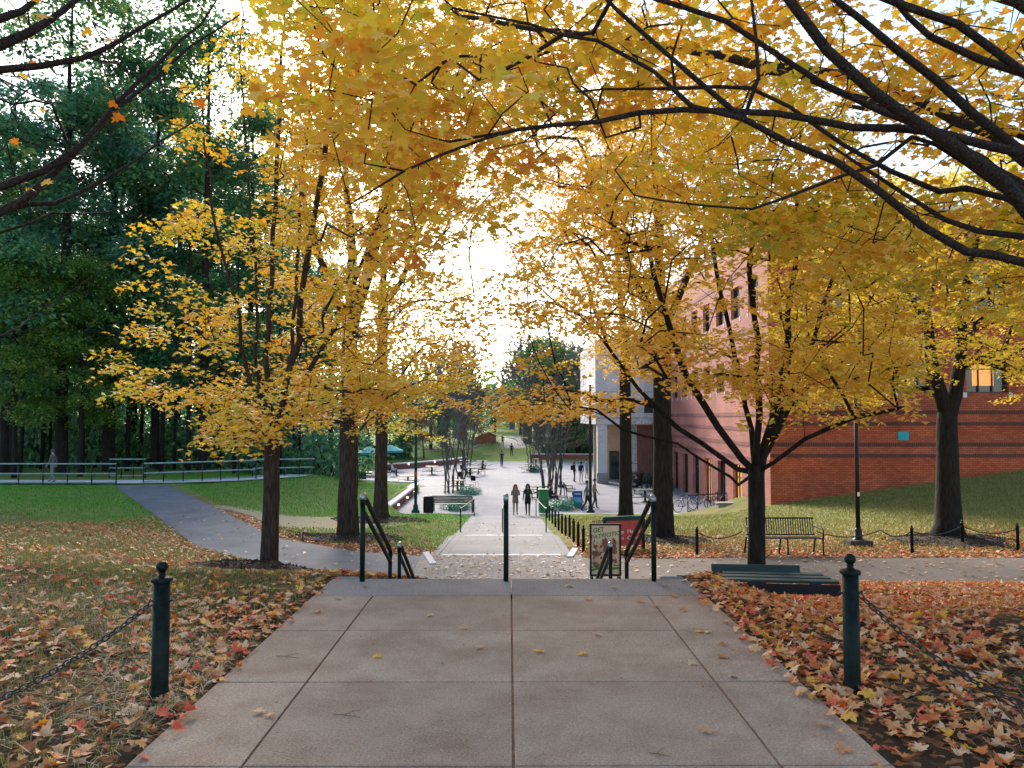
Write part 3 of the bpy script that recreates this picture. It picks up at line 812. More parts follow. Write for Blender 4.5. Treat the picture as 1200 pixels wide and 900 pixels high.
# concrete walk behind the fence
mb = MB()
P = [(-60, 39.6), (-19, 39.4), (-17, 40.4), (-15, 42.2), (-13.2, 44.2), (-12, 45.6)]
for (xa, ya), (xb, yb) in zip(P[:-1], P[1:]):
    q = [(xa, ya), (xb, yb), (xb - .3, yb + 2.2), (xa - .3, ya + 2.2)]; mb.add([(x, y, Hs(x, y) + .07) for x, y in q], [(0, 1, 2, 3)])
tag(mb.build('woodside_path', 'white_stone'), 'pale concrete path along the woods', kind='structure')
# service road beyond the lawn
mb = MB().quad((-30, 60, -2.55), (-15.0, 58.5, -2.9), (-15.5, 84, -2.9), (-34, 84, -2.5))
tag(mb.build('service_road', 'asphalt'), 'grey road beyond the curved wall', kind='structure')

# ---- plaza
mb = MB()
mb.add([(x, y, PLAZA_Z) for x, y in ((-6.5, 41.3), (12.2, 41.3), (14, 64), (14, 94.5), (4.5, 94.5), (-5.5, 94.5), (-13.2, 84), (-14.2, 62), (-12, 57.6), (-6.5, 56))], [tuple(range(10))])
tag(mb.build('plaza_pavement', 'plaza'), 'pale lavender paved plaza', kind='structure')
mb = MB()
mb.box((-6.4 + LX - 1.7) / 2, 41.18, -3.50, 6.4 + LX - 1.7 + .0, .24, .16, bev=.015)
mb.box((LX + 1.75 + 12.2) / 2, 41.18, -3.50, 12.2 - LX - 1.75, .24, .16, bev=.015)
tag(mb.build('plaza_kerb', 'white_stone'), 'pale stone kerb along the lawn edge of the plaza', kind='structure')
mb = MB()
ra = [(-.9, 94.5, PLAZA_Z + .01), (2.1, 94.5, PLAZA_Z + .01), (2.4, 130, -1.45), (-1.6, 130, -1.45)]
mb.quad(*ra)
tag(mb.build('far_walk', 'walk'), 'pale walk climbing away at the far end of the plaza', kind='structure')

# ================================================================== SMALL FOREGROUND THINGS
def chain_between(name, label, a, b_, sag, link_r=.0045, group=None, pitch=.042, big=True):
    a = np.array(a, float); b_ = np.array(b_, float); mid = (a + b_) / 2
    L = np.linalg.norm(b_ - a) * 1.03; n = max(6, int(L / pitch)); mb = MB()
    P = []
    for i in range(n + 1):
        t = i / n; p = a + (b_ - a) * t; p[2] -= sag * 4 * t * (1 - t); P.append(p)
    if big:
        for i in range(n):
            c = (P[i] + P[i + 1]) / 2 - mid; u = P[i + 1] - P[i]; l = np.linalg.norm(u); u /= l
            w = np.cross(u, [0, 0, 1.0]); w /= np.linalg.norm(w); v = np.cross(w, u)
            q = w if i % 2 else v
            ring = [c + u * (l * .68) * math.cos(a_) * 1.0 + q * (.015) * math.sin(a_) for a_ in np.linspace(0, 2 * PI, 11)]
            mb.tube(ring, link_r, 5, cap=False)
    else:
        mb.tube([p - mid for p in P], [link_r * (1.25 if i % 2 else .8) for i in range(n + 1)], 5)
    o = mb.build(name, 'chain', None, mid)
    return tag(o, label, 'chain', group)


def bollard(label, p, h=.83):
    t = thing('bollard', label, 'bollard', p, 0, 'bollards beside the walkway'); r = .048
    MB().lathe([(r * 1.12, -.15), (r * 1.12, .035), (r * 1.02, .05), (r, .07), (r, h * .845)], n=20).build('post', 'metal_green', t)
    MB().lathe([(r, h * .845), (r * 1.22, h * .848), (r * 1.28, h * .855), (r * 1.28, h * .868), (r * 1.2, h * .876), (r * .7, h * .884), (r * .42, h * .892), (r * .36, h * .905), (r * .46, h * .915), (r * .40, h * .922)], n=20).build('cap', 'metal_green', t)
    MB().ball((0, 0, h * .958), .034, 16).build('finial', 'metal_green', t)
    for s in (-1, 1):
        MB().tube([(s * (r - .005), 0, h * .70), (s * (r + .02), 0, h * .715), (s * (r + .03), 0, h * .70), (s * (r + .02), 0, h * .68)], .006, 6).build('eyelet', 'chain', t)
    return t


pl = ground_px(187, 818); pr_ = ground_px(999, 808)
bollard('dark green bollard with ball top on the left grass', (pl[0], pl[1], Hs(pl[0], pl[1])), .80)
bollard('dark green bollard with ball top on the right among orange leaves', (pr_[0], pr_[1], Hs(pr_[0], pr_[1])), .82)
zl = Hs(pl[0], pl[1])
chain_between('chain', 'chain sagging from the left bollard down to the straw', (pl[0] - .045, pl[1], zl + .565), (pl[0] - .75, pl[1] - 2.2, .50), .22)
chain_between('chain', 'chain sagging from the right bollard over orange leaves', (pr_[0] + .045, pr_[1], .58), (pr_[0] + 1.0, pr_[1] - 1.95, .58), .36)


def handrail(label, x, ya, za, yb, zb, ha, drop=.145, single=False, r=.026):
    """two sloping bars between an upper and a lower post, ends bent over"""
    t = thing('handrail', label, 'handrail', (x, ya, za), 0, 'stair handrails')
    dz = zb - za; L = yb - ya
    MB().tube([(0, 0, -.05), (0, 0, ha - .06)], r, 10).build('post', 'metal_green', t)
    hb = .62 if not single else ha
    MB().tube([(0, L, dz - .05), (0, L, dz + ha * .92)], r, 10).build('post', 'metal_green', t)
    top = [(0, -.01, ha - .10), (0, -.025, ha - .04), (0, -.01, ha), (0, .05, ha + .005), (0, .12, ha - .03)] + [(0, lerp(.16, L, u), lerp(ha - .05, ha + dz - .0, u)) for u in np.linspace(0, 1, 6)]
    top += [(0, L + .035, ha + dz - .03), (0, L + .03, ha + dz - .10)]
    MB().tube(top, r, 10).build('top_rail', 'metal_green', t)
    if not single:
        low = [(0, 0, ha - drop)] + [(0, lerp(.05, L, u), lerp(ha - drop - .02, ha + dz - drop, u)) for u in np.linspace(0, 1, 6)]
        MB().tube(low, r * .92, 10).build('lower_rail', 'metal_green', t)
    c = MB().tube(top[1:5], r * 1.06, 10); c.build('bend_highlight', 'bright_metal', t)  # bend coloured bright: its highlight is put into the material
    return t


handrail('green double bar handrail descending at the left of the stair top', -1.49, 7.86, 0, 9.68, -.85, .86)
handrail('green double bar handrail descending at the right of the stair top', 1.465, 7.86, 0, 9.68, -.85, .84)
handrail('green centre handrail at the middle of the stair top', -.035, 7.86, 0, 9.68, -.85, .85)
handrail('short green handrail left side of the lower stair flight', -1.49, 10.5, -.86, 12.2, -1.70, .80)
handrail('short green handrail right side of the lower stair flight, before the poster', 1.37, 10.5, -.86, 12.2, -1.70, .80)
for x, lab in ((LX - 1.66, 'thin dark handrail at the left edge of the lower walk'), (-.26, 'thin dark handrail down the middle of the lower walk'), (LX + 1.60, 'thin dark handrail at the right edge of the lower walk')):
    handrail(lab, x, 29.5, float(zp(29.5)), 40.6, float(zp(40.6)), .92, single=True, r=.024)

# low broken bench lying in the leaves
p = ground_px(905, 698)
zb = Hs(p[0], p[1]) + .07; bench_p = p; t = thing('low_bench', 'low dark green wooden bench sunk in orange leaves under the right maple', 'bench', (p[0], p[1], zb), -.10)
MB().box(-.14, .38, .19, 1.22, .045, .17, 0, bev=.008, rx=-.15).build('backrest', 'dark_wood', t)
sb = MB()
for k in range(3): sb.box(.02 + k * .015, -.10 + k * .155, .155 + k * .012, 1.62 - k * .14, .146, .04, -.02, bev=.006)
sb.build('seat', 'dark_wood', t)
MB().box(.06, -.205, .045, 1.54, .035, .18, -.02, bev=.006).build('apron', 'black_wood', t)
for s in (-.62, .60): MB().box(s, .05, -.02, .09, .42, .24, bev=.01).build('leg', 'black_wood', t)

# poster stand and red sign
def text_mesh(txt, size, name, m, parent, loc, rot, extrude=.002, shear=0, align='CENTER', bold=0.0):
    cu = bpy.data.curves.new(name, 'FONT'); cu.body = txt; cu.size = size; cu.extrude = extrude; cu.align_x = align; cu.align_y = 'CENTER'; cu.shear = shear; cu.offset = bold; cu.resolution_u = 3
    o = bpy.data.objects.new(name, cu); C.objects.link(o); bpy.context.view_layer.update()
    me = bpy.data.meshes.new_from_object(o.evaluated_get(bpy.context.evaluated_depsgraph_get()))
    bpy.data.objects.remove(o); bpy.data.curves.remove(cu)
    me.materials.clear(); me.materials.append(M[m])
    q = link(name, me, parent, loc); q.rotation_euler = rot
    return q


d = 15.45; px = 709.5
x = at(px, 660, d)[0]; pw, ph = 36.5 * d / 900, 60.5 * d / 900
zb = at(px, 675, d)[2]
t = thing('poster_stand', 'black framed poster board reading GET PATRIOTIC at the foot of the stairs', 'poster board', (x, d, -1.69), .02)
z0 = zb + 1.69
f = MB(); fw = .035
for sx in (-1, 1): f.box(sx * (pw / 2 - fw / 2), 0, z0 + ph / 2, fw, .045, ph)
f.box(0, 0, z0 + fw / 2, pw - 2 * fw - .002, .045, fw); f.box(0, 0, z0 + ph - fw / 2, pw - 2 * fw - .002, .045, fw)
f.build('frame', 'metal_black', t)
for sx in (-1, 1): MB().box(sx * (pw / 2 - .04), .02, z0 / 2 - .003, .035, .3, max(.02, z0 - .008)).build('foot', 'metal_black', t)
pa = MB().box(0, .004, z0 + ph / 2, pw - 2 * fw, .016, ph - 2 * fw).build('poster', 'poster', t)
iw, ih = pw - 2 * fw, ph - 2 * fw
pb = MB(); r2 = random.Random(4)
# crowd photograph on the poster: dark hair and pale face blotches
for k in range(140):
    u = r2.uniform(-.46, .46) * iw; v = z0 + fw + r2.uniform(.16, .70) * ih; s = r2.uniform(.02, .055)
    n = r2.randint(6, 9)
    poly = [(u + s * r2.uniform(.6, 1.2) * math.cos(a), -.0050 - k * .00003, v + s * 1.2 * r2.uniform(.6, 1.2) * math.sin(a)) for a in np.linspace(0, 2 * PI, n, endpoint=False)]
    if max(abs(q[0]) for q in poly) < iw / 2: pb.add(poly, [tuple(range(n))], 0 if r2.random() < .55 else 1)
pb.build('printed_photo', ['poster_brown', 'poster_tan'], pa)
g_ = MB()
for k, (w0, o0) in enumerate(((.045, .06), (.025, .125))):
    tp = [(lerp(-iw / 2, iw / 2, u) * .98, -.0075 - k * .0003, z0 + fw + o0 + .06 * u + .02 * math.sin(u * 5)) for u in np.linspace(0, 1, 9)]
    vs = tp + [(a, b_, c + w0) for a, b_, c in tp]; g_.add(vs, [(i, i + 1, 10 + i, 9 + i) for i in range(8)])
g_.build('green_stripe', 'poster_green', pa)
text_mesh('GET', .125, 'lettering', 'poster_green', pa, (-.14, -.008, z0 + ph - fw - .095), (PI / 2, -.15, 0), .001, .15, bold=.003)
text_mesh('PATRIOTIC', .118, 'lettering', 'poster_green', pa, (.0, -.008, z0 + ph - fw - .20), (PI / 2, -.15, 0), .001, .15, bold=.002)

d = 19.9
xl, xr = at(708, 620, d)[0], at(754, 620, d + .5)[0]
t = thing('notice_sign', 'red sign panel in a green frame behind the poster', 'sign', ((xl + xr) / 2, d + .25, Hs((xl + xr) / 2, d + .25)), .30)
ww = (xr - xl) * 1.06; zt = at(730, 605, d + .25)[2] - t.location.z; zbm = zt - .76
f = MB(); f.box(0, 0, zt - .05, ww, .09, .11, bev=.01)
f.build('header', 'green_slats', t)
for s in (-1, 1): MB().box(s * (ww / 2 - .035), 0, (zt - .11) / 2 - .05, .07, .07, zt + .0 - .11 + .1).build('post', 'metal_green', t)
pp = MB().box(0, 0, (zt - .112 + zbm) / 2, ww - .142, .03, zt - .112 - zbm).build('panel', 'sign_red', t)
for tx, dx, dz in (('George', -.215, .40), ('Mason', .265, .40), ('Johnson', -.235, .56), ('Center', .275, .56)): text_mesh(tx, .135, 'lettering', 'white_text', pp, (dx, -.019, zt - dz), (PI / 2, 0, 0), .001)

# slatted metal bench beside the cross path
d = 19.15
p0 = at(877, 651, d); p1 = at(961, 651, d); cx = (p0[0] + p1[0]) / 2; L = p1[0] - p0[0]
t = thing('park_bench', 'black slatted metal bench beside the path, partly behind the right maple', 'bench', (cx, d, Hs(cx, d)), 0)
s = MB()
for k in range(9): s.box(0, -.26 + k * .058, .45 - .004 * k, L - .08, .036, .016, bev=.003)
s.build('seat', 'metal_black', t)
s = MB(); n = int((L - .1) / .058)
for k in range(n): s.box(-L / 2 + .06 + k * (L - .12) / (n - 1), .285, .67, .022, .012, .40, rx=-.22, bev=.002)
s.tube([(-L / 2 + .03, .33, .87), (L / 2 - .03, .33, .87)], .02, 8); s.tube([(-L / 2 + .03, .235, .47), (L / 2 - .03, .235, .47)], .016, 8)
s.build('backrest', 'metal_black', t)
for sx in (-1, 0, 1):
    xx = sx * (L / 2 - .02)
    MB().tube([(xx, -.27, -.03), (xx, -.26, .42), (xx, .22, .42), (xx, .36, -.03)], .021, 8).build('leg', 'metal_black', t)
    if sx: MB().tube([(xx, -.265, .44), (xx, -.28, .64), (xx, -.22, .67), (xx, .28, .67)], .021, 8).build('armrest', 'metal_black', t)

# low posts and chains along the far edge of the path
posts = []
for px, py, lab in ((817, 650, 'short black chain post left of the park bench'), (1069, 648, 'short black chain post right of the lamp post'), (1128, 640, 'short black chain post in front of the big dark trunk'), (1193, 645, 'short black chain post at the right edge, past the big dark trunk')):
    p = ground_px(px, py); 
    if p[1] > 21: p = at(px, py, 20.0); p[2] = Hs(p[0], p[1])
    t = thing('chain_post', lab, 'post', (p[0], p[1], Hs(p[0], p[1])), 0, 'low posts along the cross path')
    MB().lathe([(.038, -.1), (.038, .60), (.045, .605), (.045, .63), (.02, .65), (.03, .68), (.012, .70)], n=10).build('post', 'metal_black', t)
    posts.append(np.array([p[0], p[1], Hs(p[0], p[1])]))
lampx = ground_px(1006, 640)
up = np.array([0, 0, .55])
bl = np.array([cx - L / 2 - .05, 19.5, Hs(cx, 19.5)]); br = np.array([cx + L / 2 + .05, 19.5, Hs(cx, 19.5)])
lb = np.array([lampx[0], 19.9, Hs(lampx[0], 19.9)])
for a, b_, lab in ((posts[0], bl, 'thin chain from the leftmost low post to the park bench'), (br, lb, 'thin chain from the park bench to the lamp post'), (lb, posts[1], 'thin chain from the lamp post to the next low post'), (posts[1], posts[2], 'thin chain before the big dark trunk'), (posts[2], posts[3], 'thin chain right of the big dark trunk')):
    chain_between('post_chain', lab, a + up, b_ + up, .16, .014, 'thin chains along the cross path', .12, False)

# row of low posts stepping down beside the lower walk
mbp = None
ybs = [20.4, 21.9, 23.4, 24.9, 26.6, 28.4, 30.3, 32.4, 34.6, 37.0, 39.4]
for i, yy in enumerate(ybs):
    xx = 1.95 - .004 * i; zz = Hs(xx + .05, yy)
    lab = 'low black post by the lower walk, nearest of its row' if i == 0 else 'low black post by the lower walk, nearest the plaza' if i == len(ybs) - 1 else f'low black post by the lower walk, {["second","third","fourth","fifth","sixth","seventh","eighth","ninth","tenth"][i-1]} from the red sign'
    if mbp is None:
        mbp = thing('path_post', lab, 'post', (xx, yy, zz), 0, 'low posts beside the lower walk')
        MB().lathe([(.042, -.1), (.042, .60), (.052, .605), (.052, .63), (.02, .65), (.034, .69), (.03, .71), (.012, .73)], n=10).build('post', 'metal_black', mbp)
    else: dup(mbp, (xx, yy, zz), label=lab)


# lamp posts
def lamp_post(label, p, h, r=.06, base=True, lit=False, mt='metal_black', head=True):
    t = thing('lamp_post', label, 'lamp post', p, 0, 'lamp posts')
    MB().tube([(0, 0, -.1), (0, 0, h * .5), (0, 0, h)], [r, r * .9, r * .75], 12).build('pole', mt, t)
    if base: MB().lathe([(r * 2.6, -.2), (r * 2.6, .16), (r * 2.2, .2), (r * 1.7, .22), (r * 1.5, .45), (r * 1.05, .5)], n=12).build('base', 'black_wood' if lit is None else mt, t)
    hd = MB().lathe([(.07, h), (.10, h + .04), (.12, h + .06)], n=12).build('lantern_base', mt, t)
    hb = MB(); hb.lathe([(.19, h + .42), (.13, h + .50), (.05, h + .56), (.02, h + .64)], n=12)
    hd = hb.build('lantern_cap', mt, t)
    MB().lathe([(.10, h + .062), (.17, h + .20), (.185, h + .36), (.18, h + .418)], n=12).build('lamp_glass', 'lamp_glow' if lit else 'lamp_glass', hd)
    return t


lp = lamp_post('black lamp post on a dark block beside the park bench', (lampx[0], lampx[1], Hs(lampx[0], lampx[1])), 4.6, .062)
MB().box(0, 0, .02, .62, .5, .32, bev=.03).build('footing', mat('lamp_footing', (.06, .045, .035), .9, .5, 8, .2), lp)
MB().box(0, -.066, 1.42, .06, .012, .11).build('number_plate', 'white_text', lp)
p = at(487, 598, 42.2); lg = lamp_post('tall green lamp post at the left plaza edge', (p[0], 42.2, PLAZA_Z), 7.0, .085, True, False, 'green_slats')
MB().box(0, -.10, 2.15, .16, .03, .26).build('red_notice', 'sign_red', lg)
p = at(692, 602, 42.0); lamp_post('tall black lamp post with its lamp lit at the right plaza edge', (p[0], 42.0, PLAZA_Z), 7.0, .085, True, True)
p = at(657, 568, 58.0); lamp_post('slim green lamp post further back on the plaza', (p[0], 58.0, PLAZA_Z), 6.4, .08, True, False, 'green_slats')


# fences by the woods
def fence(label, a, b_, n):
    a = np.array(a); b_ = np.array(b_); t = thing('fence', label, 'fence', a, 0, 'rail fences along the woods')
    dv = b_ - a; u = dv / np.linalg.norm(dv)
    for zz, nm in ((1.08, 'top_rail'), (.58, 'middle_rail'), (.14, 'bottom_rail')):
        MB().tube([np.array([0, 0, zz]), dv + np.array([0, 0, zz])], .04 if zz > .2 else .03, 6).build(nm, 'fence_rail', t)
    for k in range(n):
        q = dv * k / (n - 1); MB().tube([q + np.array([0, 0, -.25]), q + np.array([0, 0, 1.08])], .035, 6).build('post', 'metal_black', t)


pa_, pb_ = at(-150, 568, 39.2), at(136, 567, 39.2)
fence('pale railing at the far left before the walking man', (pa_[0], 39.2, -1.75), (pb_[0], 39.2, -1.75), 11)
pa_, pb_ = at(168, 568, 40.0), at(300, 560, 43.6)
fence('pale railing behind the green lawn beside the path head', (pa_[0], 40.0, -1.78), (pb_[0], 43.6, -1.82), 7)
pa_, pb_ = at(296, 560, 44.5), at(368, 557, 47.5)
fence('short pale railing ending near the curved wall', (pa_[0], 44.5, -1.82), (pb_[0], 47.5, -1.95), 5)
fa, fb = at(128, 563, 44.5), at(170, 563, 44.5)
fence('dark railing section behind the gap of the railings', (fa[0], 44.5, -1.8), (fb[0], 44.5, -1.8), 4)

# ================================================================== BUILDINGS
BX, BY = 12.4, 36.6


def wall_with_holes(mb, u0, u1, v0, v1, holes, P, depth, mi=0):
    """a wall face with real openings: P(u, v, w) -> point, w = depth into the wall"""
    us = sorted({u0, u1} | {h[0] for h in holes} | {h[1] for h in holes}); vs = sorted({v0, v1} | {h[2] for h in holes} | {h[3] for h in holes})
    for i in range(len(us) - 1):
        for j in range(len(vs) - 1):
            a, b_, c, d = us[i], us[i + 1], vs[j], vs[j + 1]; um, vm = (a + b_) / 2, (c + d) / 2
            if any(h[0] < um < h[1] and h[2] < vm < h[3] for h in holes): continue
            mb.quad(P(a, c, 0), P(b_, c, 0), P(b_, d, 0), P(a, d, 0), mi)
    for a, b_, c, d in holes:
        mb.quad(P(a, c, 0), P(a, c, depth), P(b_, c, depth), P(b_, c, 0), mi); mb.quad(P(a, d, 0), P(b_, d, 0), P(b_, d, depth), P(a, d, depth), mi)
        mb.quad(P(a, c, 0), P(a, d, 0), P(a, d, depth), P(a, c, depth), mi); mb.quad(P(b_, c, 0), P(b_, c, depth), P(b_, d, depth), P(b_, d, 0), mi)


t = thing('brick_building', 'big red brick building with dark brick bands and a plaza side tinted pink for skylight', 'building', (BX, BY, -3.6))
ZB = -3.6
Pf = lambda u, v, w: (u, w, v)               # front: u along +x, facing the viewer
Ps = lambda u, v, w: (w, u, v)               # side: u along +y, facing the plaza
fw_holes = []
for xa, xb in ((18.55, 20.15), (21.85, 23.85), (27.2, 29.2), (15.1, 16.7)): fw_holes.append((xa - BX, xb - BX, 2.85 - ZB, 4.45 - ZB)); fw_holes.append((xa - BX, xb - BX, 6.9 - ZB, 8.6 - ZB))
fw_holes = [h for h in fw_holes if not (h[0] < 3.5 and h[2] < 8)]
mb = MB(); TOP = 15.2
wall_with_holes(mb, 0, 36, -.6, TOP, fw_holes, Pf, .28)
mb.quad((36, 0, -.6), (36, 25, -.6), (36, 25, TOP), (36, 0, TOP)); mb.quad((0, 25, -.6), (0, 25, TOP), (36, 25, TOP), (36, 25, -.6))
mb.build('wall', 'brick', t)
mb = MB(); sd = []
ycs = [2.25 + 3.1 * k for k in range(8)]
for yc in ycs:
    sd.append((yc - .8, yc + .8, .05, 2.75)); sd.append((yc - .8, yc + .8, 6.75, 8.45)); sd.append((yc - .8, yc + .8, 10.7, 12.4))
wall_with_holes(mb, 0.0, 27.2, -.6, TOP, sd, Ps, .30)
o = mb.build('side_wall', 'pink', t); o['label'] = 'brick side wall tinted pink for skylight, with tall windows'
MB().box(18, 12.8, TOP + .15, 36.3, 25.9, .3).build('roof', 'white_stone', t)
for zz in (1.93, 1.37, .39, -.14):
    for xa, xb in ((0.02, 8.5), (8.9, 36)):
        MB().box((xa + xb) / 2, -.010, zz - ZB, xb - xa, .026, .17).build('brick_band', 'band', t)
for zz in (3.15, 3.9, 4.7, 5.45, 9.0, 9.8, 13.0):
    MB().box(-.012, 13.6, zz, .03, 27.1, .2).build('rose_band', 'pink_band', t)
MB().box(-.016, 13.6, TOP - .35, .05, 27.1, .5).build('cornice', 'white_stone', t)


def window(t, h, P, dep, lit=False, mull=1, glass='glass', stone=True, flip=1):
    a, b_, c, d = h; f = MB(); w = .06
    def bx(ua, ub, va, vb, wa, wb):
        p, q = P(ua, va, wa), P(ub, vb, wb)
        f.box((p[0] + q[0]) / 2, (p[1] + q[1]) / 2, (p[2] + q[2]) / 2, abs(p[0] - q[0]), abs(p[1] - q[1]), abs(p[2] - q[2]))
    bx(a, a + w, c, d, dep - .12, dep - .05); bx(b_ - w, b_, c, d, dep - .12, dep - .05)
    bx(a + w, b_ - w, c, c + w, dep - .12, dep - .05); bx(a + w, b_ - w, d - w, d, dep - .12, dep - .05)
    for k in range(mull):
        u = lerp(a, b_, (k + 1) / (mull + 1)); bx(u - .03, u + .03, c + w, d - w, dep - .115, dep - .055)
    bx(a + w, b_ - w, lerp(c, d, .72) - .025, lerp(c, d, .72) + .025, dep - .11, dep - .06)
    o = f.build('window', 'frame_dark', t)
    p = [P(a + .02, c + .02, dep - .03), P(b_ - .02, c + .02, dep - .03), P(b_ - .02, d - .02, dep - .03), P(a + .02, d - .02, dep - .03)]
    MB().quad(*p).build('pane', glass, o)
    if lit:
        g = MB(); p, q = P(lerp(a, b_, .2), lerp(c, d, .22), dep - .045), P(lerp(a, b_, .72), d - .1, dep - .045)
        g.box((p[0] + q[0]) / 2, p[1], (p[2] + q[2]) / 2, abs(p[0] - q[0]), .012, abs(p[2] - q[2])); g.build('blind', 'blind', o)
    if stone:
        s = MB()
        for u in (a - .09, b_ + .09):
            p, q = P(u - .085, c - .22, -.02), P(u + .085, c + .02, .04)
            s.box((p[0] + q[0]) / 2, (p[1] + q[1]) / 2, (p[2] + q[2]) / 2, abs(p[0] - q[0]), abs(p[1] - q[1]), abs(p[2] - q[2]))
        s.build('stone_block', 'white_stone', o)
    return o


for h in fw_holes:
    o = window(t, h, Pf, .28, lit=(abs(h[0] - (21.85 - BX)) < .1 and h[2] < 9), mull=2)
for k, h in enumerate(sd):
    o = window(t, h, Ps, .30, glass='door_lit' if (h[2] < 1 and k // 3 in (1, 3)) else 'glass_blue' if k % 4 == 1 else 'glass', mull=1 if h[2] > 1 else 2)
MB().box(6.35, -.02, .8 - ZB, .5, .03, .4).build('teal_panel', 'umbrella', t)
mb = MB().box(0, 0, 0, 1.5, .6, .5, bev=.03).box(0, 0, .28, 1.6, .7, .09, bev=.02)
tag(mb.build('terrace_wall', 'stair', None, (11.55, 40.2, -3.05)), 'low pale terrace wall at the foot of the pink facade', 'low wall')

# white concrete entrance block behind the pink wing
wx, wy = 6.9, 61.6
t = thing('concrete_building', 'white concrete building with a tall column beyond the skylight tinted brick wing', 'building', (wx, wy, PLAZA_Z))
for xx, yy in ((.55, .45), (3.3, 2.4), (5.2, .45)):
    MB().box(xx, yy, 2.75, .78, .78, 3.9, bev=.02).build('column', 'white_stone', t)
    MB().box(xx, yy, .40, .9, .9, .8, bev=.02).build('plinth', 'stair', t)
mb = MB(); wall_with_holes(mb, 0, 6.2, 4.7, 11.5, [(.9, 1.7, 5.6, 6.8), (2.4, 3.2, 5.6, 6.8), (3.9, 4.7, 5.6, 6.8)], Pf, .25)
mb.quad((0, 0, 4.7), (0, 13, 4.7), (0, 13, 11.5), (0, 0, 11.5)); mb.quad((0, 0, 4.7), (6.2, 0, 4.7), (6.2, 13, 4.7), (0, 13, 4.7)); mb.quad((0, 0, 11.5), (6.2, 0, 11.5), (6.2, 13, 11.5), (0, 13, 11.5))
mb.build('wall', 'white_stone', t)
for a in (.9, 2.4, 3.9): window(t, (a, a + .8, 5.6, 6.8), Pf, .25, mull=0, stone=False)
for zz in (5.2, 7.3, 9.2): MB().box(3.1, -.008, zz, 6.15, .02, .05).build('panel_joint', 'stair', t)
MB().box(3.2, 4.2, 2.35, 5.8, .3, 4.68).build('back_wall', 'beige', t)
MB().box(4.6, 1.6, 2.3, 2.0, .3, 4.6).build('brick_infill', 'low_brick', t)
MB().box(2.1, 4.0, 1.2, 1.0, .12, 2.4).build('door', 'glass', t)
# gable shed and brick wall far beyond
p = at(569, 525, 118)
t = thing('garden_shed', 'small rusty orange board shed far beyond the plaza', 'shed', (p[0], 118, p[2]))
MB().add([(-1.6, 0, -.6), (1.6, 0, -.6), (1.6, 0, 1.8), (.4, 0, 2.35), (-1.6, 0, 1.5), (-1.6, 3, -.6), (1.6, 3, -.6), (1.6, 3, 1.8), (.4, 3, 2.35), (-1.6, 3, 1.5)], [(0, 1, 2, 3, 4), (9, 8, 7, 6, 5), (0, 4, 9, 5), (1, 6, 7, 2)]).build('wall', 'shed', t)
MB().add([(-1.8, -.15, 1.42), (.4, -.15, 2.40), (.4, 3.1, 2.40), (-1.8, 3.1, 1.42), (1.75, -.15, 1.78), (1.75, 3.1, 1.78), (-1.8, -.15, 1.50), (.4, -.15, 2.48), (.4, 3.1, 2.48), (-1.8, 3.1, 1.50), (1.75, -.15, 1.86), (1.75, 3.1, 1.86)],
         [(6, 7, 8, 9), (7, 10, 11, 8), (0, 1, 7, 6), (1, 4, 10, 7), (2, 3, 9, 8), (4, 5, 11, 10)]).build('roof', 'shed', t)
p = at(594, 527, 135)
t = thing('garden_wall', 'far red brick wall closing the view past the shed', 'wall', (p[0], 135, p[2] - .5)); MB().box(0, 0, .9, 4.6, .35, 1.9).build('brickwork', 'low_brick', t); MB().box(0, 0, 1.9, 4.8, .45, .12).build('coping', 'white_stone', t)
p = at(760, 535, 94.6)
t = thing('terrace_end_wall', 'long low brick wall at the far end of the plaza', 'wall', (9.2, 95.2, PLAZA_Z)); MB().box(0, 0, .35, 13.4, .4, .75).build('brickwork', 'low_brick', t); MB().box(0, 0, .76, 13.6, .5, .1).build('coping', 'white_stone', t)

# seat walls round the left lawn


def seat_wall(label, P, top, base=PLAZA_Z, w=.42, lights=()):
    c = np.mean(np.array(P), axis=0); t = thing('seat_wall', label, 'low wall', (c[0], c[1], base), 0, 'low brick seat walls')
    for nm, mt, z0, z1, ww in (('brickwork', 'low_brick', -.3, top - base - .11, w), ('coping', 'white_stone', top - base - .108, top - base, w + .12)):
        mb = MB(); L = []; R = []
        for i in range(len(P)):
            a = np.array(P[max(i - 1, 0)]); b_ = np.array(P[min(i + 1, len(P) - 1)]); u = (b_ - a) / np.linalg.norm(b_ - a); n = np.array([-u[1], u[0]])
            L.append(np.array(P[i]) + n * ww / 2 - c); R.append(np.array(P[i]) - n * ww / 2 - c)
        for i in range(len(P) - 1):
            vs = [(*L[i], z0), (*R[i], z0), (*R[i + 1], z0), (*L[i + 1], z0), (*L[i], z1), (*R[i], z1), (*R[i + 1], z1), (*L[i + 1], z1)]
            fs = [(3, 2, 1, 0), (4, 5, 6, 7), (1, 2, 6, 5), (3, 0, 4, 7)]
            if i == 0: fs.append((0, 1, 5, 4))
            if i == len(P) - 2: fs.append((2, 3, 7, 6))
            mb.add(vs, fs)
        mb.build(nm, mt, t)
    for (x, y, z) in lights:
        MB().ball((x - c[0], y - c[1], z - base), .06, 8).build('step_light', 'step_light', t)
    return t


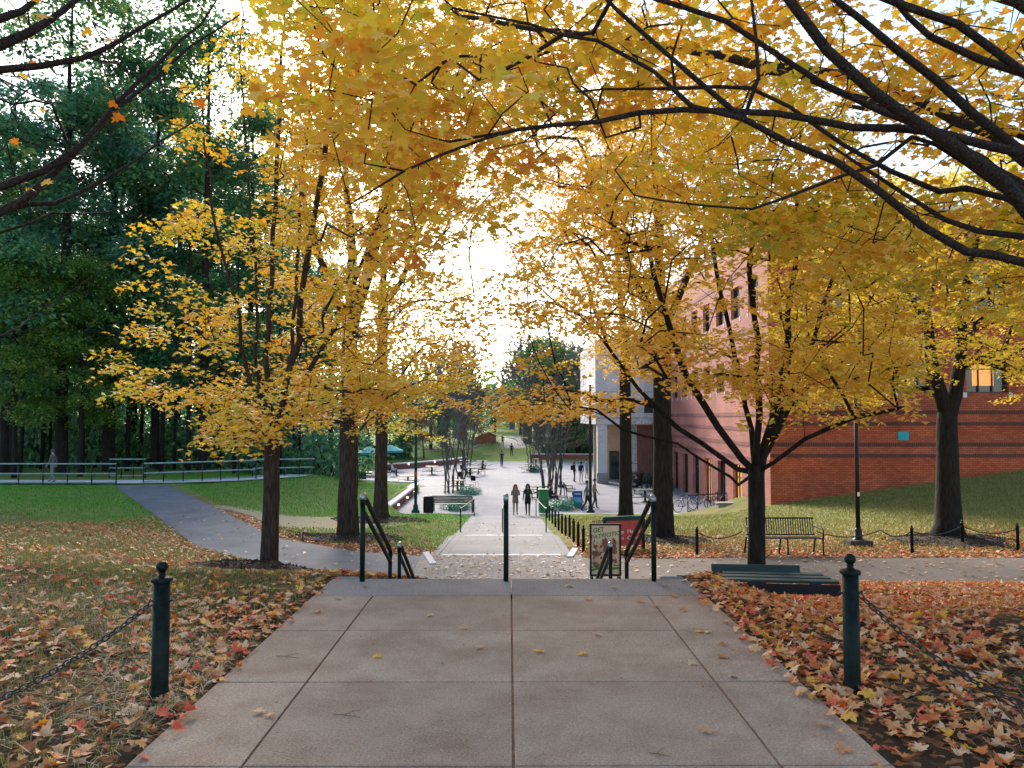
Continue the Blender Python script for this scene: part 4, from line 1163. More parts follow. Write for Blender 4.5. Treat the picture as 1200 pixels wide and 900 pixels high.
seat_wall('low brick wall with pale coping along the right side of the green lawn', [(-6.62, 41.0), (-6.68, 48), (-6.72, 55.2)], -3.02, lights=[(-6.38, 44.5, -3.33), (-6.40, 48.5, -3.33), (-6.44, 52.5, -3.33)])
seat_wall('curved low brick wall along the back of the green lawn', [(-7.0, 55.9), (-9.5, 57.0), (-12.0, 58.3), (-14.2, 60.4), (-15.1, 63.5), (-14.8, 66.5)], -2.95, lights=[(-11.9, 60.6, -3.1)])
seat_wall('far low brick wall behind the picnic tables', [(-13.2, 77.0), (-10.5, 80.0), (-6.8, 86.5), (-5.2, 92)], -2.95, lights=[(-10.4, 79.6, -3.1), (-8.1, 83.6, -3.1)])


# ================================================================== PLAZA FURNITURE
def picnic(label, p, rz=0, proto=None):
    if proto is not None: return dup(proto, p, rz, label=label)
    t = thing('picnic_table', label, 'picnic table', p, rz, 'green picnic tables on the plaza')
    MB().box(0, 0, .74, 1.15, 1.15, .05, bev=.015).build('tabletop', 'green_slats', t)
    MB().tube([(0, 0, 0), (0, 0, .72)], .07, 8).lathe([(.42, 0), (.42, .03), (.08, .06)], n=12).build('pedestal', 'metal_black', t)
    for k in range(4):
        a = k * PI / 2; c, s = math.cos(a), math.sin(a)
        MB().tube([(c * .1, s * .1, .28), (c * .85, s * .85, .28), (c * .90, s * .90, .42)], .025, 6).box(c * .95, s * .95, .45, .36 if k % 2 else .95, .95 if k % 2 == 0 else .36, .04, mi=0) if False else MB().tube([(c * .1, s * .1, .28), (c * .85, s * .85, .28), (c * .92, s * .92, .43)], .025, 6).box(c * .98, s * .98, .45, .34 if k % 2 == 0 else .95, .95 if k % 2 == 0 else .34, .04, bev=.01).build('seat', 'green_slats', t)
    return t


def pz(px, py, d=None):
    """point on the plaza floor seen at a photo pixel"""
    r = FWD + RGT * (px - 600) / FPX + UPV * (450 - py) / FPX
    q = EYE + r * ((PLAZA_Z - EYE[2]) / r[2]); return (q[0], q[1], PLAZA_Z)


tb = picnic('green picnic table left of the lamp post, by the back wall', pz(506, 556))
for px, py, rz, lab in ((478, 569, .4, 'green picnic table just left of the tall green lamp post'), (428, 564, .2, 'green picnic table near the curved wall, between the two big trunks'), (536, 575, .1, 'green picnic table behind the green slatted bench'), (551, 558, .3, 'green picnic table under the bare trees on the left'), (565, 549, .0, 'far green picnic table left of the cyclist'), (545, 548, .2, 'far green picnic table among the left bare trees'),
                        (630, 583, .3, 'green picnic table behind the bright green box'), (622, 553, .2, 'green picnic table far right of the open walk'), (628, 546, .0, 'farthest green picnic table on the right side'), (756, 588, .1, 'dark green picnic table behind the two right trunks'), (752, 566, .4, 'dark table below the brick infill of the white building')):
    picnic(lab, pz(px, py), rz, tb)


def slat_bench(label, p, rz, L=2.2, proto=None):
    if proto is not None: return dup(proto, p, rz, label=label)
    t = thing('slatted_bench', label, 'bench', p, rz, 'green slatted benches on the plaza')
    s = MB(); 
    for k in range(6): s.box(0, -.22 + k * .085, .46, L, .07, .03, bev=.006)
    s.build('seat', 'green_slats', t); s = MB()
    for k in range(5): s.box(0, .27 + k * .02, .56 + k * .085, L, .03, .07, bev=.006)
    s.build('backrest', 'green_slats', t)
    for sx in (-1, 1): MB().tube([(sx * L / 2, -.26, 0), (sx * L / 2, -.24, .66), (sx * L / 2, .26, .68)], .03, 6).tube([(sx * L / 2, .26, 0), (sx * L / 2, .36, .92)], .03, 6).build('leg', 'metal_green', t)
    return t


sb = slat_bench('green slatted bench with a black litter bin in front at the left plaza edge', pz(531, 600), PI * .98)
slat_bench('green slatted bench beside the right bare trees', pz(668, 583), PI * .5, proto=sb)
slat_bench('green slatted bench before the pink facade', pz(770, 575), -.3, proto=sb)


def bin_(label, p):
    t = thing('litter_bin', label, 'litter bin', p)
    b_ = MB(); b_.lathe([(.25, .02), (.27, .1), (.27, .80), (.25, .84)], n=20)
    for k in range(24): a = k * PI / 12; b_.box(.275 * math.cos(a), .275 * math.sin(a), .45, .015, .03, .74, a)
    b_.build('body', 'metal_black', t); MB().lathe([(.28, .842), (.29, .88), (.17, .95), (.10, .96), (.09, .90)], n=20).build('lid', 'metal_black', t); return t


bin_('round black litter bin in front of the green slatted bench', pz(502, 601.5))
bin_('round black litter bin by the curved wall', pz(423, 565))
t = thing('utility_box', 'tall bright green utility box right of the two walking women', 'utility box', pz(637, 602.5), .05)
MB().box(0, 0, .66, .52, .5, 1.24, bev=.02).build('body', 'green_box', t); MB().box(0, 0, 1.32, .58, .56, .08, bev=.02).build('lid', 'green_box', t); MB().box(.14, -.256, .7, .03, .02, .16).build('handle', 'metal_black', t); MB().box(0, 0, .02, .46, .44, .04).build('base', 'metal_black', t)
t = thing('newspaper_box', 'blue newspaper box with a pale window near the walking pair', 'newspaper box', pz(677, 594.5), -.1)
MB().box(0, 0, .62, .56, .45, .70, bev=.03).build('body', 'blue_box', t); MB().box(0, -.23, .45, .48, .02, .30, bev=.005).build('window', 'cyan_panel', t)
MB().box(0, 0, .14, .5, .40, .26, bev=.02).build('base', 'cyan_panel', t); MB().box(0, -.235, .80, .34, .015, .05).build('handle', 'white_text', t)


def parasol(label, p):
    t = thing('parasol', label, 'parasol', p, .4, 'teal parasols'); MB().tube([(0, 0, 0), (0, 0, 2.5)], .03, 8).lathe([(.3, 0), (.3, .06), (.05, .09)], n=12).build('pole', 'metal_black', t)
    n = 8; vs = [(0, 0, 2.55)] + [(1.35 * math.cos(k * PI / 4), 1.35 * math.sin(k * PI / 4), 1.98) for k in range(n)] + [(1.36 * math.cos(k * PI / 4), 1.36 * math.sin(k * PI / 4), 1.80) for k in range(n)]
    fs = [(0, 1 + k, 1 + (k + 1) % n) for k in range(n)] + [(1 + k, 9 + k, 9 + (k + 1) % n, 1 + (k + 1) % n) for k in range(n)]
    MB().add(vs, fs).add([(x * .98, y * .98, z - .02) for x, y, z in vs], [f[::-1] for f in fs]).build('canopy', 'umbrella', t); return t


parasol('teal parasol between the two big left trunks', pz(432, 555)); parasol('teal parasol just right of the second big left trunk', pz(457, 551))
# bike rail and parked bicycles by the pink facade
q0, q1 = np.array(pz(806, 602)), np.array(pz(852, 598.5))
t = thing('rail_barrier', 'black railing before the pink facade windows', 'railing', q0); dv = q1 - q0
for zz, nm in ((.98, 'top_rail'), (.12, 'bottom_rail')): MB().tube([(0, 0, zz), (dv[0], dv[1], zz)], .03, 6).build(nm, 'metal_black', t)
for k in range(5): MB().tube([(dv[0] * k / 4, dv[1] * k / 4, 0), (dv[0] * k / 4, dv[1] * k / 4, .98)], .025, 6).build('post', 'metal_black', t)


def bicycle(label, p, rz, proto=None, group='bicycles by the pink facade'):
    if proto is not None: return dup(proto, p, rz, label=label)
    t = thing('bicycle', label, 'bicycle', p, rz, group); r = .33
    for x in (-.52, .52):
        w = MB().tube([(x + r * math.cos(a), 0, r + .02 + r * math.sin(a)) for a in np.linspace(0, 2 * PI, 21)], .02, 6, cap=False).build('wheel', 'metal_black', t)
        sp = MB()
        for k in range(8): a = k * PI / 4; sp.tube([(x, 0, r + .02), (x + r * math.cos(a), 0, r + .02 + r * math.sin(a))], .004, 3)
        sp.build('rim', 'bright_metal', w)
    f = MB()
    for a, b_ in (((-.52, 0, .35), (-.18, 0, .80)), ((-.52, 0, .35), (-.06, 0, .30)), ((-.06, 0, .30), (-.20, 0, .86)), ((-.06, 0, .30), (.36, 0, .78)), ((-.17, 0, .76), (.35, 0, .82)), ((.52, 0, .35), (.34, 0, .95))): f.tube([a, b_], .018, 6)
    f.build('frame', 'blue_box', t); MB().box(-.22, 0, .90, .24, .12, .05, bev=.015).build('saddle', 'metal_black', t)
    MB().tube([(.30, -.26, .98), (.34, -.1, 1.0), (.34, .1, 1.0), (.30, .26, .98)], .014, 6).build('handlebar', 'metal_black', t); return t


bk = bicycle('bicycle leaning at the left end of the black railing', pz(803, 600), .5)
bicycle('bicycle at the middle of the black railing', pz(822, 597), .3, bk); bicycle('bicycle at the right end of the black railing', pz(843, 595), .7, bk)


# ================================================================== PEOPLE
SKIN = mat('skin', (0.42, 0.25, 0.18), .6, .08, 8)
CL = {}


def cloth(c):
    if c not in CL: CL[c] = mat('cloth_%d' % len(CL), c, .9, .25, 20)
    return CL[c]


def person(label, p, face, h=1.68, pose='stand', top=(.02, .02, .02), legs=(.02, .02, .03), shoes=(.015, .015, .015), hair=(.03, .02, .015), long_hair=False, coat=None, scarf=None, bag=None, step=.0, group=None, lean=0, skirt_len=.0, bare=False):
    """one skinned body in the given pose; face = heading in radians, 0 looks towards the walkway"""
    t = thing('person', label, 'person', p, face, group); k = h / 1.75
    J = {}
    def S(n, x, y, z, r, par): J[n] = (np.array([x, y, z]) * k, r * k, par)
    if pose == 'sit': zh, fy = .50, .0
    else: zh, fy = .93, 0
    dz = zh - .93
    S('pelvis', 0, 0, .96 + dz, .125, None); S('waist', 0, -.0 - lean * .3, 1.12 + dz, .118, 'pelvis'); S('chest', 0, -lean * .7, 1.33 + dz, .140, 'waist'); S('neck0', 0, -lean * .9, 1.46 + dz, .075, 'chest'); S('neck', 0, -.01 - lean, 1.53 + dz, .052, 'neck0')
    S('head', 0, -.02 - lean * 1.1, 1.62 + dz, .088, 'neck'); S('crown', 0, -.005 - lean * 1.1, 1.70 + dz, .075, 'head')
    for s, n in ((-1, 'l'), (1, 'r')):
        st = step * s
        S('sh' + n, s * .165, -lean * .85, 1.42 + dz, .062, 'chest')
        if pose == 'sit':
            S('el' + n, s * .23, -.05, 1.15 + dz, .044, 'sh' + n); S('wr' + n, s * .16, -.30, 1.08 + dz, .030, 'el' + n); S('ha' + n, s * .13, -.38, 1.08 + dz, .034, 'wr' + n)
            S('hip' + n, s * .09, -.03, .92 + dz, .095, 'pelvis'); S('kn' + n, s * .12, -.45, .52, .060, 'hip' + n); S('an' + n, s * .12, -.42, .09, .042, 'kn' + n); S('to' + n, s * .13, -.58, .04, .036, 'an' + n)
        else:
            if pose == 'hold':
                S('el' + n, s * .24, -.02, 1.15, .045, 'sh' + n); S('wr' + n, s * .07, -.22, 1.20, .031, 'el' + n); S('ha' + n, s * .0 + s * .015, -.25, 1.22, .033, 'wr' + n)
            elif pose == 'ride':
                S('el' + n, s * .23, -.22, 1.22, .042, 'sh' + n); S('wr' + n, s * .22, -.42, 1.08, .03, 'el' + n); S('ha' + n, s * .22, -.48, 1.06, .033, 'wr' + n)
            else:
                S('el' + n, s * .225, .03 - st * .25, 1.15, .044, 'sh' + n); S('wr' + n, s * .235, -.05 - st * .5, .92, .030, 'el' + n); S('ha' + n, s * .235, -.075 - st * .55, .84, .034, 'wr' + n)
            S('hip' + n, s * .088, 0, .92, .095, 'pelvis')
            S('kn' + n, s * .095, -.03 - max(-st, 0) * .35 - st * .0 + max(st, 0) * .25, .50, .060, 'hip' + n)
            S('an' + n, s * .095, .02 + st * .75, .09 + max(st, 0) * .08, .040, 'kn' + n); S('to' + n, s * .11, -.13 + st * .75, .035 + max(st, 0) * .02, .034, 'an' + n)
    names = list(J); ix = {n: i for i, n in enumerate(names)}
    me = bpy.data.meshes.new('body'); me.from_pydata([tuple(J[n][0]) for n in names], [(ix[n], ix[J[n][2]]) for n in names if J[n][2]], [])
    o = bpy.data.objects.new('tmp', me); C.objects.link(o)
    sk = o.modifiers.new('s', 'SKIN'); sk.use_smooth_shade = True
    for n in names:
        v = me.skin_vertices[0].data[ix[n]]; v.radius = (J[n][1], J[n][1] * (.78 if n in ('chest', 'waist', 'pelvis') else 1)); v.use_root = n == 'pelvis'
    su = o.modifiers.new('u', 'SUBSURF'); su.levels = 1; su.render_levels = 1
    bpy.context.view_layer.update()
    bm_ = bpy.data.meshes.new_from_object(o.evaluated_get(bpy.context.evaluated_depsgraph_get()))
    bpy.data.objects.remove(o)
    bones = [(ix[n], ix[J[n][2]], n) for n in names if J[n][2]]
    A = np.array([J[n][0] for n in names])
    bm_.materials.clear()
    for m_ in (SKIN, cloth(top), SKIN if bare else cloth(legs), cloth(shoes)): bm_.materials.append(m_)
    for pl_ in bm_.polygons:
        c = np.array(pl_.center); best = (9, None)
        for a, b_, n in bones:
            u = A[b_] - A[a]; q = np.clip(np.dot(c - A[a], u) / max(1e-9, np.dot(u, u)), 0, 1); dd = np.linalg.norm(c - A[a] - u * q)
            if dd < best[0]: best = (dd, n)
        n = best[1]
        pl_.material_index = 0 if n in ('neck', 'head', 'crown') or n[:2] in ('ha', ) else 2 if n[:2] in ('hi', 'kn', 'an') and c[2] < .98 * k + dz * k else 3 if n[:2] == 'to' else 1
        pl_.use_smooth = True
    # face and five fingers, joined into the same body mesh
    ex = MB(); hd = J['head'][0]
    ex.tube([hd + np.array([0, -.080, .03]) * k, hd + np.array([0, -.108, -.005]) * k, hd + np.array([0, -.084, -.012]) * k], [.008 * k, .014 * k, .006 * k], 6, 0)
    for s in (-1, 1):
        ex.ball(hd + np.array([s * .032, -.078, .028]) * k, .010 * k, 6, 3); ex.ball(hd + np.array([s * .088, .005, .005]) * k, .02 * k, 6, 0, .5, 1, 1.4)
    ex.tube([hd + np.array([-.025, -.078, -.042]) * k, hd + np.array([0, -.086, -.044]) * k, hd + np.array([.025, -.078, -.042]) * k], .006 * k, 5, 0)
    for n in 'lr':
        w0, h0 = J['wr' + n][0], J['ha' + n][0]; u = (h0 - w0) / np.linalg.norm(h0 - w0); sd_ = np.cross(u, [1.0, 0, 0]); sd_ = sd_ / max(1e-6, np.linalg.norm(sd_)); nr = np.cross(u, sd_)
        for f in range(4):
            b0 = h0 + sd_ * (f - 1.5) * .019 * k + u * .01; L = [.062, .074, .070, .054][f] * k
            ex.tube([b0, b0 + u * L * .5 + nr * .004, b0 + u * L * .85 + nr * .018 * k], [.0095 * k, .0085 * k, .006 * k], 5, 0)
        b0 = lerp(w0, h0, .6) + sd_ * .03 * k; ex.tube([b0, b0 + (sd_ * .6 + u * .7) * .04 * k, b0 + (sd_ * .5 + u) * .062 * k], [.011 * k, .010 * k, .007 * k], 5, 0)
    bb = bmesh.new(); bb.from_mesh(bm_); base_n = len(bb.verts)
    vs = [bb.verts.new(v) for v in ex.v]
    for f, mi in zip(ex.f, ex.mi):
        try: q = bb.faces.new([vs[i] for i in f]); q.material_index = mi; q.smooth = True
        except ValueError: pass
    bb.to_mesh(bm_); bb.free()
    link('body', bm_, t)
    hb = MB(); hc = hd + np.array([0, .018, .035]) * k
    hb.ball(hc, .104 * k, 12, 0, .95, 1.02, 1.02)
    hb.v = [(x, min(y, 9), z) if y > hd[1] - .055 * k or z > hd[2] + .055 * k else (x, hd[1] - .05 * k, max(z, hd[2] + .055 * k)) for x, y, z in hb.v]
    if long_hair:
        for s in (-1, 0, 1): hb.tube([hd + np.array([s * .06, .04, .06]) * k, hd + np.array([s * .085, .055, -.06]) * k, hd + np.array([s * .10, .03 if s else .09, -.20]) * k, hd + np.array([s * .095, -.02 if s else .09, -.30]) * k], [.05 * k, .055 * k, .045 * k, .015 * k], 7)
    hb.build('hair', cloth(hair), t)
    if coat:
        ch, pe = J['chest'][0], J['pelvis'][0]; z1, z0 = ch[2] - .02 * k, pe[2] - skirt_len * k
        prof = [(.175 * k, z0 - .0), (.172 * k, lerp(z0, pe[2], .5)), (.165 * k, pe[2]), (.148 * k, pe[2] + .16 * k), (.165 * k, z1 - .06 * k), (.12 * k, z1 + .06 * k)]
        MB().lathe(prof, (0, ch[1] * .3, 0), 16, 0, True, 1.0, .80).build('coat', cloth(coat), t)
    if scarf: MB().tube([J['neck0'][0] + np.array(v) * k for v in ((-.06, .03, .03), (-.065, -.06, .02), (0, -.105, -.01), (.02, -.135, -.16), (.02, -.15, -.34))], .032 * k, 7).build('scarf', cloth(scarf), t)
    if bag is not None:
        bt = MB().box(.0, .20 * k, 1.22 * k + dz * k, .30 * k, .17 * k, .42 * k, bev=.05 * k).build('backpack', cloth(bag), t)
    return t


w1, w2 = pz(604, 604), pz(618.5, 604.2)
person('woman with long reddish hair in a grey patterned coat and tan tights, hands together', w1, .05, 1.66, 'hold', (.16, .13, .12), (.32, .19, .14), (.09, .04, .025), (.14, .04, .02), True, (.17, .14, .13), None, None, .16, 'two women walking towards the stairs', skirt_len=.24)
person('woman in a long black coat, black trousers and green scarf beside the reddish haired woman', w2, -.12, 1.70, 'stand', (.010, .010, .012), (.012, .012, .014), (.01, .01, .01), (.02, .012, .01), True, (.010, .010, .012), (.02, .16, .09), None, -.22, 'two women walking towards the stairs', skirt_len=.30)
rp = pz(588, 547)
bk2 = bicycle('bicycle ridden along the open middle of the plaza', rp, PI / 2, bk); bk2['group'] = 'bicycle under the rider'
person('dark clothed cyclist riding in the middle of the plaza', (rp[0], rp[1], rp[2] + .02), 0, 1.7, 'ride', (.03, .02, .04), (.05, .08, .22), step=.1, lean=.12)
p = at(599.5, 539.5, 99); person('dark figure walking at the start of the far walk', (p[0], 99, Hs(p[0], 99) + .0 if False else -3.27), PI, 1.7, 'stand', step=.15)
p = at(589, 528, 112); person('tiny figure climbing the far walk near the shed', (p[0], 112, -2.49), PI, 1.7, 'stand', (.06, .06, .10), step=.15)
person('reddish haired person with a dark shoulder bag near the lit lamp post', pz(673, 565), 1.2, 1.68, 'stand', (.015, .015, .02), (.02, .02, .03), hair=(.20, .05, .02), long_hair=True, bag=(.012, .012, .018), step=.1)
person('person in a dark jacket and pale trousers near the lit lamp post', pz(681, 565.5), 2.6, 1.7, 'stand', (.012, .012, .016), (.55, .53, .52), (.5, .5, .5), bag=(.015, .015, .02), step=.05)
person('person in a pale blue top behind the lit lamp post', pz(687.5, 561), 2.0, 1.72, 'stand', (.20, .32, .42), (.30, .28, .26), step=.1)
person('dark clothed person standing against the white column', pz(698.5, 561), -1.2, 1.78, 'stand', (.012, .03, .03), (.015, .02, .02))
person('striding person in a striped shirt left of the lit lamp post', pz(688, 600), 1.45, 1.74, 'stand', (.13, .18, .20), (.012, .012, .016), step=.42)
person('person in a tan top half hidden behind the lit lamp post', pz(697, 596), 1.3, 1.72, 'stand', (.26, .20, .16), (.02, .02, .025), step=.2)
fx = at(61, 569, 40.6); person('man in grey walking behind the railing by the woods', (fx[0], 40.6, -1.73), -1.5, 1.76, 'stand', (.10, .11, .12), (.20, .19, .17), hair=(.08, .06, .05), step=.22)
person('seated person in a white shirt beside the second big left trunk', pz(459, 558), 1.4, 1.72, 'sit', (.55, .58, .60), (.03, .03, .035))
q = pz(566, 556); person('seated person in a dark top and blue jeans at the left picnic tables', q, -1.3, 1.72, 'sit', (.03, .02, .03), (.05, .09, .22))
q = pz(543, 556); person('seated person in a bright blue top among the left bare trees', q, .8, 1.72, 'sit', (.02, .09, .32), (.02, .02, .03))
q = pz(645, 592); person('seated person in black beside the bright green box', q, 1.3, 1.72, 'sit', (.012, .012, .015), (.015, .015, .02), hair=(.05, .02, .01), bag=(.75, .28, .03))
q = pz(746, 578); person('seated person in dark clothes behind the nearer right trunk', q, -.8, 1.74, 'sit', (.012, .014, .03), (.02, .02, .025))
q = pz(640, 560)

# chairs under the seated people
def chair(label, p, rz, proto=None):
    if proto is not None: return dup(proto, p, rz, label=label)
    t = thing('plaza_chair', label, 'chair', p, rz, 'dark plaza chairs')
    MB().box(0, -.05, .42, .44, .44, .03, bev=.008).build('seat', 'metal_green', t); MB().box(0, .19, .68, .44, .025, .38, rx=-.15, bev=.008).build('backrest', 'metal_green', t)
    for sx in (-1, 1):
        for sy in (-1, 1): MB().tube([(sx * .2, sy * .2 - .03, 0), (sx * .19, sy * .18 - .03, .42)], .014, 6).build('leg', 'metal_black', t)
    return t


c0 = None
for px, py, rz, lab in ((459, 558, 1.4, 'dark chair under the seated person in white'), (566, 556, -1.3, 'dark chair under the person in blue jeans'), (543, 556, .8, 'dark chair under the person in the bright blue top'), (645, 592, 1.3, 'dark chair beside the bright green box'), (746, 578, -.8, 'dark chair behind the nearer right trunk'), (556, 571, 2.6, 'empty dark chair beside the left bare trees'), (541, 566, .5, 'empty dark chair behind the green slatted bench'), (764, 576, 2.2, 'empty dark chair left of the pink facade')):
    c = chair(lab, pz(px, py), rz, c0); c0 = c0 or c

# ================================================================== TREES
def PT(pts): return [at(*p) for p in pts]


# ---- left maple, many ascending stems
bx, by = at(315, 660, 12.0)[0], 12.0; bz = Hs(bx, by)
G = Grow()
tr = G.stem_line([(bx, by, bz - .12), (bx + .01, by, bz + .8), (bx + .03, by, bz + 1.62), (bx + .04, by, bz + 2.15)], [.152, .130, .124, .115], wig=.008)
fk = tr[-1]; fp = G.p[fk]
for pts, r in (([(312, 420, 12.0), (318, 330, 12.1), (322, 240, 12.1), (328, 120, 12.2), (333, 0, 12.2), (335, -90, 12.2)], .085), ([(290, 440, 11.8), (278, 370, 11.6), (262, 300, 11.5), (245, 210, 11.3), (235, 110, 11.2)], .062), ([(298, 430, 12.4), (300, 340, 12.9), (292, 230, 13.3), (284, 90, 13.5), (280, -40, 13.6)], .06),
               ([(340, 430, 11.9), (352, 360, 11.7), (362, 280, 11.5), (380, 190, 11.2), (396, 80, 11)], .066), ([(338, 440, 12.5), (346, 350, 12.9), (350, 250, 13.3), (362, 130, 13.6), (366, 10, 13.8)], .06), ([(350, 455, 12.2), (390, 390, 12.6), (425, 310, 13), (450, 230, 13.2)], .045), ([(280, 455, 12.2), (240, 400, 12.6), (205, 345, 12.8)], .04)):
    G.stem_line([tuple(fp)] + PT(pts), list(np.linspace(r * .62, .012, len(pts) + 1)), par=fk, wig=.02)
poly = [(118, 425), (165, 368), (150, 290), (215, 240), (190, 150), (265, 60), (300, -80), (430, -80), (470, 60), (520, 190), (590, 330), (600, 420), (545, 475), (450, 490), (400, 470), (340, 480), (330, 510), (255, 520), (230, 480), (150, 480)]
gaps = [(318, 410, 62, 75, .62), (195, 320, 60, 50, .75), (200, 425, 60, 28, .6), (250, 160, 60, 80, .7), (300, 60, 70, 90, .6), (520, 300, 60, 60, .55), (310, 400, 45, 50, .6), (345, 545, 40, 40, 1)]
tg = np.vstack([crown_points(poly, 470, 12.0, 1.3, gaps, 9.2), crown_points([(285, 40), (330, -60), (470, -60), (540, 120), (560, 240), (470, 290), (380, 280), (330, 160)], 190, 12.2, 1.2, [(300, 60, 30, 60, .5)], 9.5), crown_points([(230, 520), (250, 440), (330, 430), (430, 420), (500, 450), (470, 490), (380, 480), (300, 515)], 70, 11.3, .9, [(310, 480, 30, 60, .8)], 9)])
make_tree('maple_tree', 'many stemmed golden maple with dark mulch ring left of the walkway', 'tree', (bx, by, bz), G, tg, 'leaf_yellow', 'bark', None, .0042, .48, dict(n=42, R=.36, thick=.04, size=.088, droop=.35, tilt=.45, vshift=np.full(len(tg), -.08)), dict(step=.3, up=.10, jit=.06, zpen=.9), .35)

# ---- right maple behind the low bench
bx, by = at(887, 690, 11.3)[0], 11.3; bz = Hs(bx, by)
G = Grow()
tr = G.stem_line([(bx, by, bz - .12), (bx, by, bz + .9), (bx + .01, by, bz + 1.75)], [.142, .122, .128], wig=.008)
fk = tr[-1]; fp = G.p[fk]
for pts, r in (([(905, 490, 11.3), (918, 420, 11.4), (928, 340, 11.5), (935, 240, 11.6), (940, 130, 11.6)], .10), ([(868, 540, 11.2), (838, 500, 11), (805, 440, 10.8), (780, 370, 10.6), (760, 290, 10.5)], .06), ([(862, 550, 11.5), (820, 520, 11.9), (770, 480, 12.3), (725, 425, 12.6), (680, 370, 12.9), (630, 350, 13)], .055),
               ([(878, 500, 11.6), (862, 420, 11.9), (845, 340, 12.2), (830, 250, 12.4), (820, 150, 12.4)], .065), ([(890, 490, 11.0), (885, 400, 10.8), (880, 310, 10.7), (888, 210, 10.6)], .06), ([(935, 440, 11.2), (965, 360, 11), (990, 290, 10.9), (1010, 220, 10.8)], .06), ([(925, 480, 11.6), (960, 440, 12), (1010, 400, 12.4), (1050, 380, 12.6)], .045), ([(868, 570, 11.1), (835, 545, 10.7), (790, 520, 10.3), (730, 505, 10)], .035), ([(905, 540, 11), (940, 515, 10.6), (1000, 492, 10.2), (1050, 480, 9.9)], .035)):
    G.stem_line([tuple(fp)] + PT(pts), list(np.linspace(r * .75, .013, len(pts) + 1)), par=fk, wig=.02)
poly = [(575, 470), (600, 410), (590, 320), (650, 250), (730, 200), (800, 120), (900, 70), (1000, 130), (1060, 230), (1090, 330), (1075, 430), (1000, 500), (930, 480), (860, 470), (780, 450), (700, 470), (640, 500)]
gaps = [(692, 442, 22, 26, 1), (645, 425, 60, 45, .85), (890, 320, 25, 40, .7), (830, 470, 45, 30, .9), (700, 420, 45, 25, .7),  (660, 330, 30, 40, .6), (760, 440, 60, 35, .6), (855, 345, 35, 45, .7), (905, 440, 25, 80, .6), (960, 500, 80, 16, .3)]
tg = np.vstack([crown_points(poly, 580, 11.4, 1.35, gaps, 8.5), crown_points([(575, 474), (640, 452), (680, 460), (720, 462), (760, 462), (690, 480), (600, 494)], 26, 12.6, .5, (), 9), crown_points([(790, 445), (900, 400), (1050, 400), (1085, 440), (1050, 480), (930, 450), (850, 470)], 60, 10.6, .8, [(835, 470, 40, 25, .9)], 8.5)])
vs_ = np.clip((tg[:, 0] - 3.0) * -.04 - .06, -.26, .06)
make_tree('maple_tree', 'spreading amber maple with low forked stems right of the walkway', 'tree', (bx, by, bz), G, tg, 'leaf_gold', 'bark_dark', None, .0046, .50, dict(n=42, R=.36, thick=.04, size=.086, droop=.3, tilt=.45, vshift=vs_), dict(step=.3, up=.10, jit=.06, zpen=.9), .3)

# ---- big alley trees
def alley(label, px, py, y, r, forks, poly, n, d0, sd, leaf, gaps=(), bark='bark_big', size=.098, nl=80, R=.55, fz=5.0, vsh=None, poly2=None, n2=0):
    p = at(px, py, y); z = Hs(p[0], y); G = Grow()
    tr = G.stem_line([(p[0], y, z - .15), (p[0], y, z + 1.2), (p[0] + .02, y, z + fz * .55), (p[0] + .03, y, z + fz)], [r, r * .82, r * .74, r * .66], wig=.012, step=.5)
    fk = tr[-1]; fp = G.p[fk]
    for pts, rr in forks: G.stem_line([tuple(fp)] + PT(pts), list(np.linspace(rr, .03, len(pts) + 1)), par=fk, wig=.03, step=.5)
    tg = crown_points(poly, n, d0, sd, gaps, y - 5)
    if poly2: tg = np.vstack([tg, crown_points(poly2, n2, d0, sd, gaps, y - 5)])
    return make_tree('oak_tree', label, 'tree', (p[0], y, z), G, tg, leaf, bark, None, .009, .5, dict(n=nl, R=R, thick=.06, size=size, droop=.25, tilt=.5, vshift=None if vsh is None else np.full(n, vsh)), dict(step=.5, up=.08, jit=.06, zpen=.8), .45)


alley('thick dark trunk of the first big tree left of the stairs, golden crown', 407, 630, 22.8, .36, [([(412, 300, 22.8), (405, 200, 23), (400, 90, 23)], .2), ([(430, 320, 23.2), (455, 230, 23.6), (470, 130, 23.8)], .16), ([(385, 330, 22.4), (360, 250, 22), (340, 150, 21.8)], .15)],
      [(330, 470), (320, 300), (350, 120), (420, 30), (500, 80), (545, 220), (560, 380), (545, 470), (480, 500), (420, 505), (360, 500)], 300, 22.8, 2.0, 'leaf_yellow', [(580, 430, 45, 60, .85), (530, 290, 40, 60, .3), (410, 420, 35, 60, .55), (560, 330, 40, 50, .35)], fz=6.2, poly2=[(430, -40), (640, -40), (630, 140), (600, 250), (560, 290), (520, 250), (470, 200)], n2=330)
alley('second thick trunk behind the first big left tree, by the plaza edge', 446, 607, 30.0, .31, [([(450, 320, 30), (455, 220, 30), (450, 110, 30)], .18), ([(470, 330, 30), (500, 250, 30.5), (520, 180, 31)], .14)],
      [(400, 420), (430, 200), (470, 120), (530, 240), (555, 350), (575, 470), (560, 505), (500, 520), (440, 500)], 150, 30, 2.2, 'leaf_lime', [(580, 430, 45, 60, .85), (540, 500, 40, 30, .8), (520, 300, 30, 50, .3)], fz=8.2, vsh=.12)
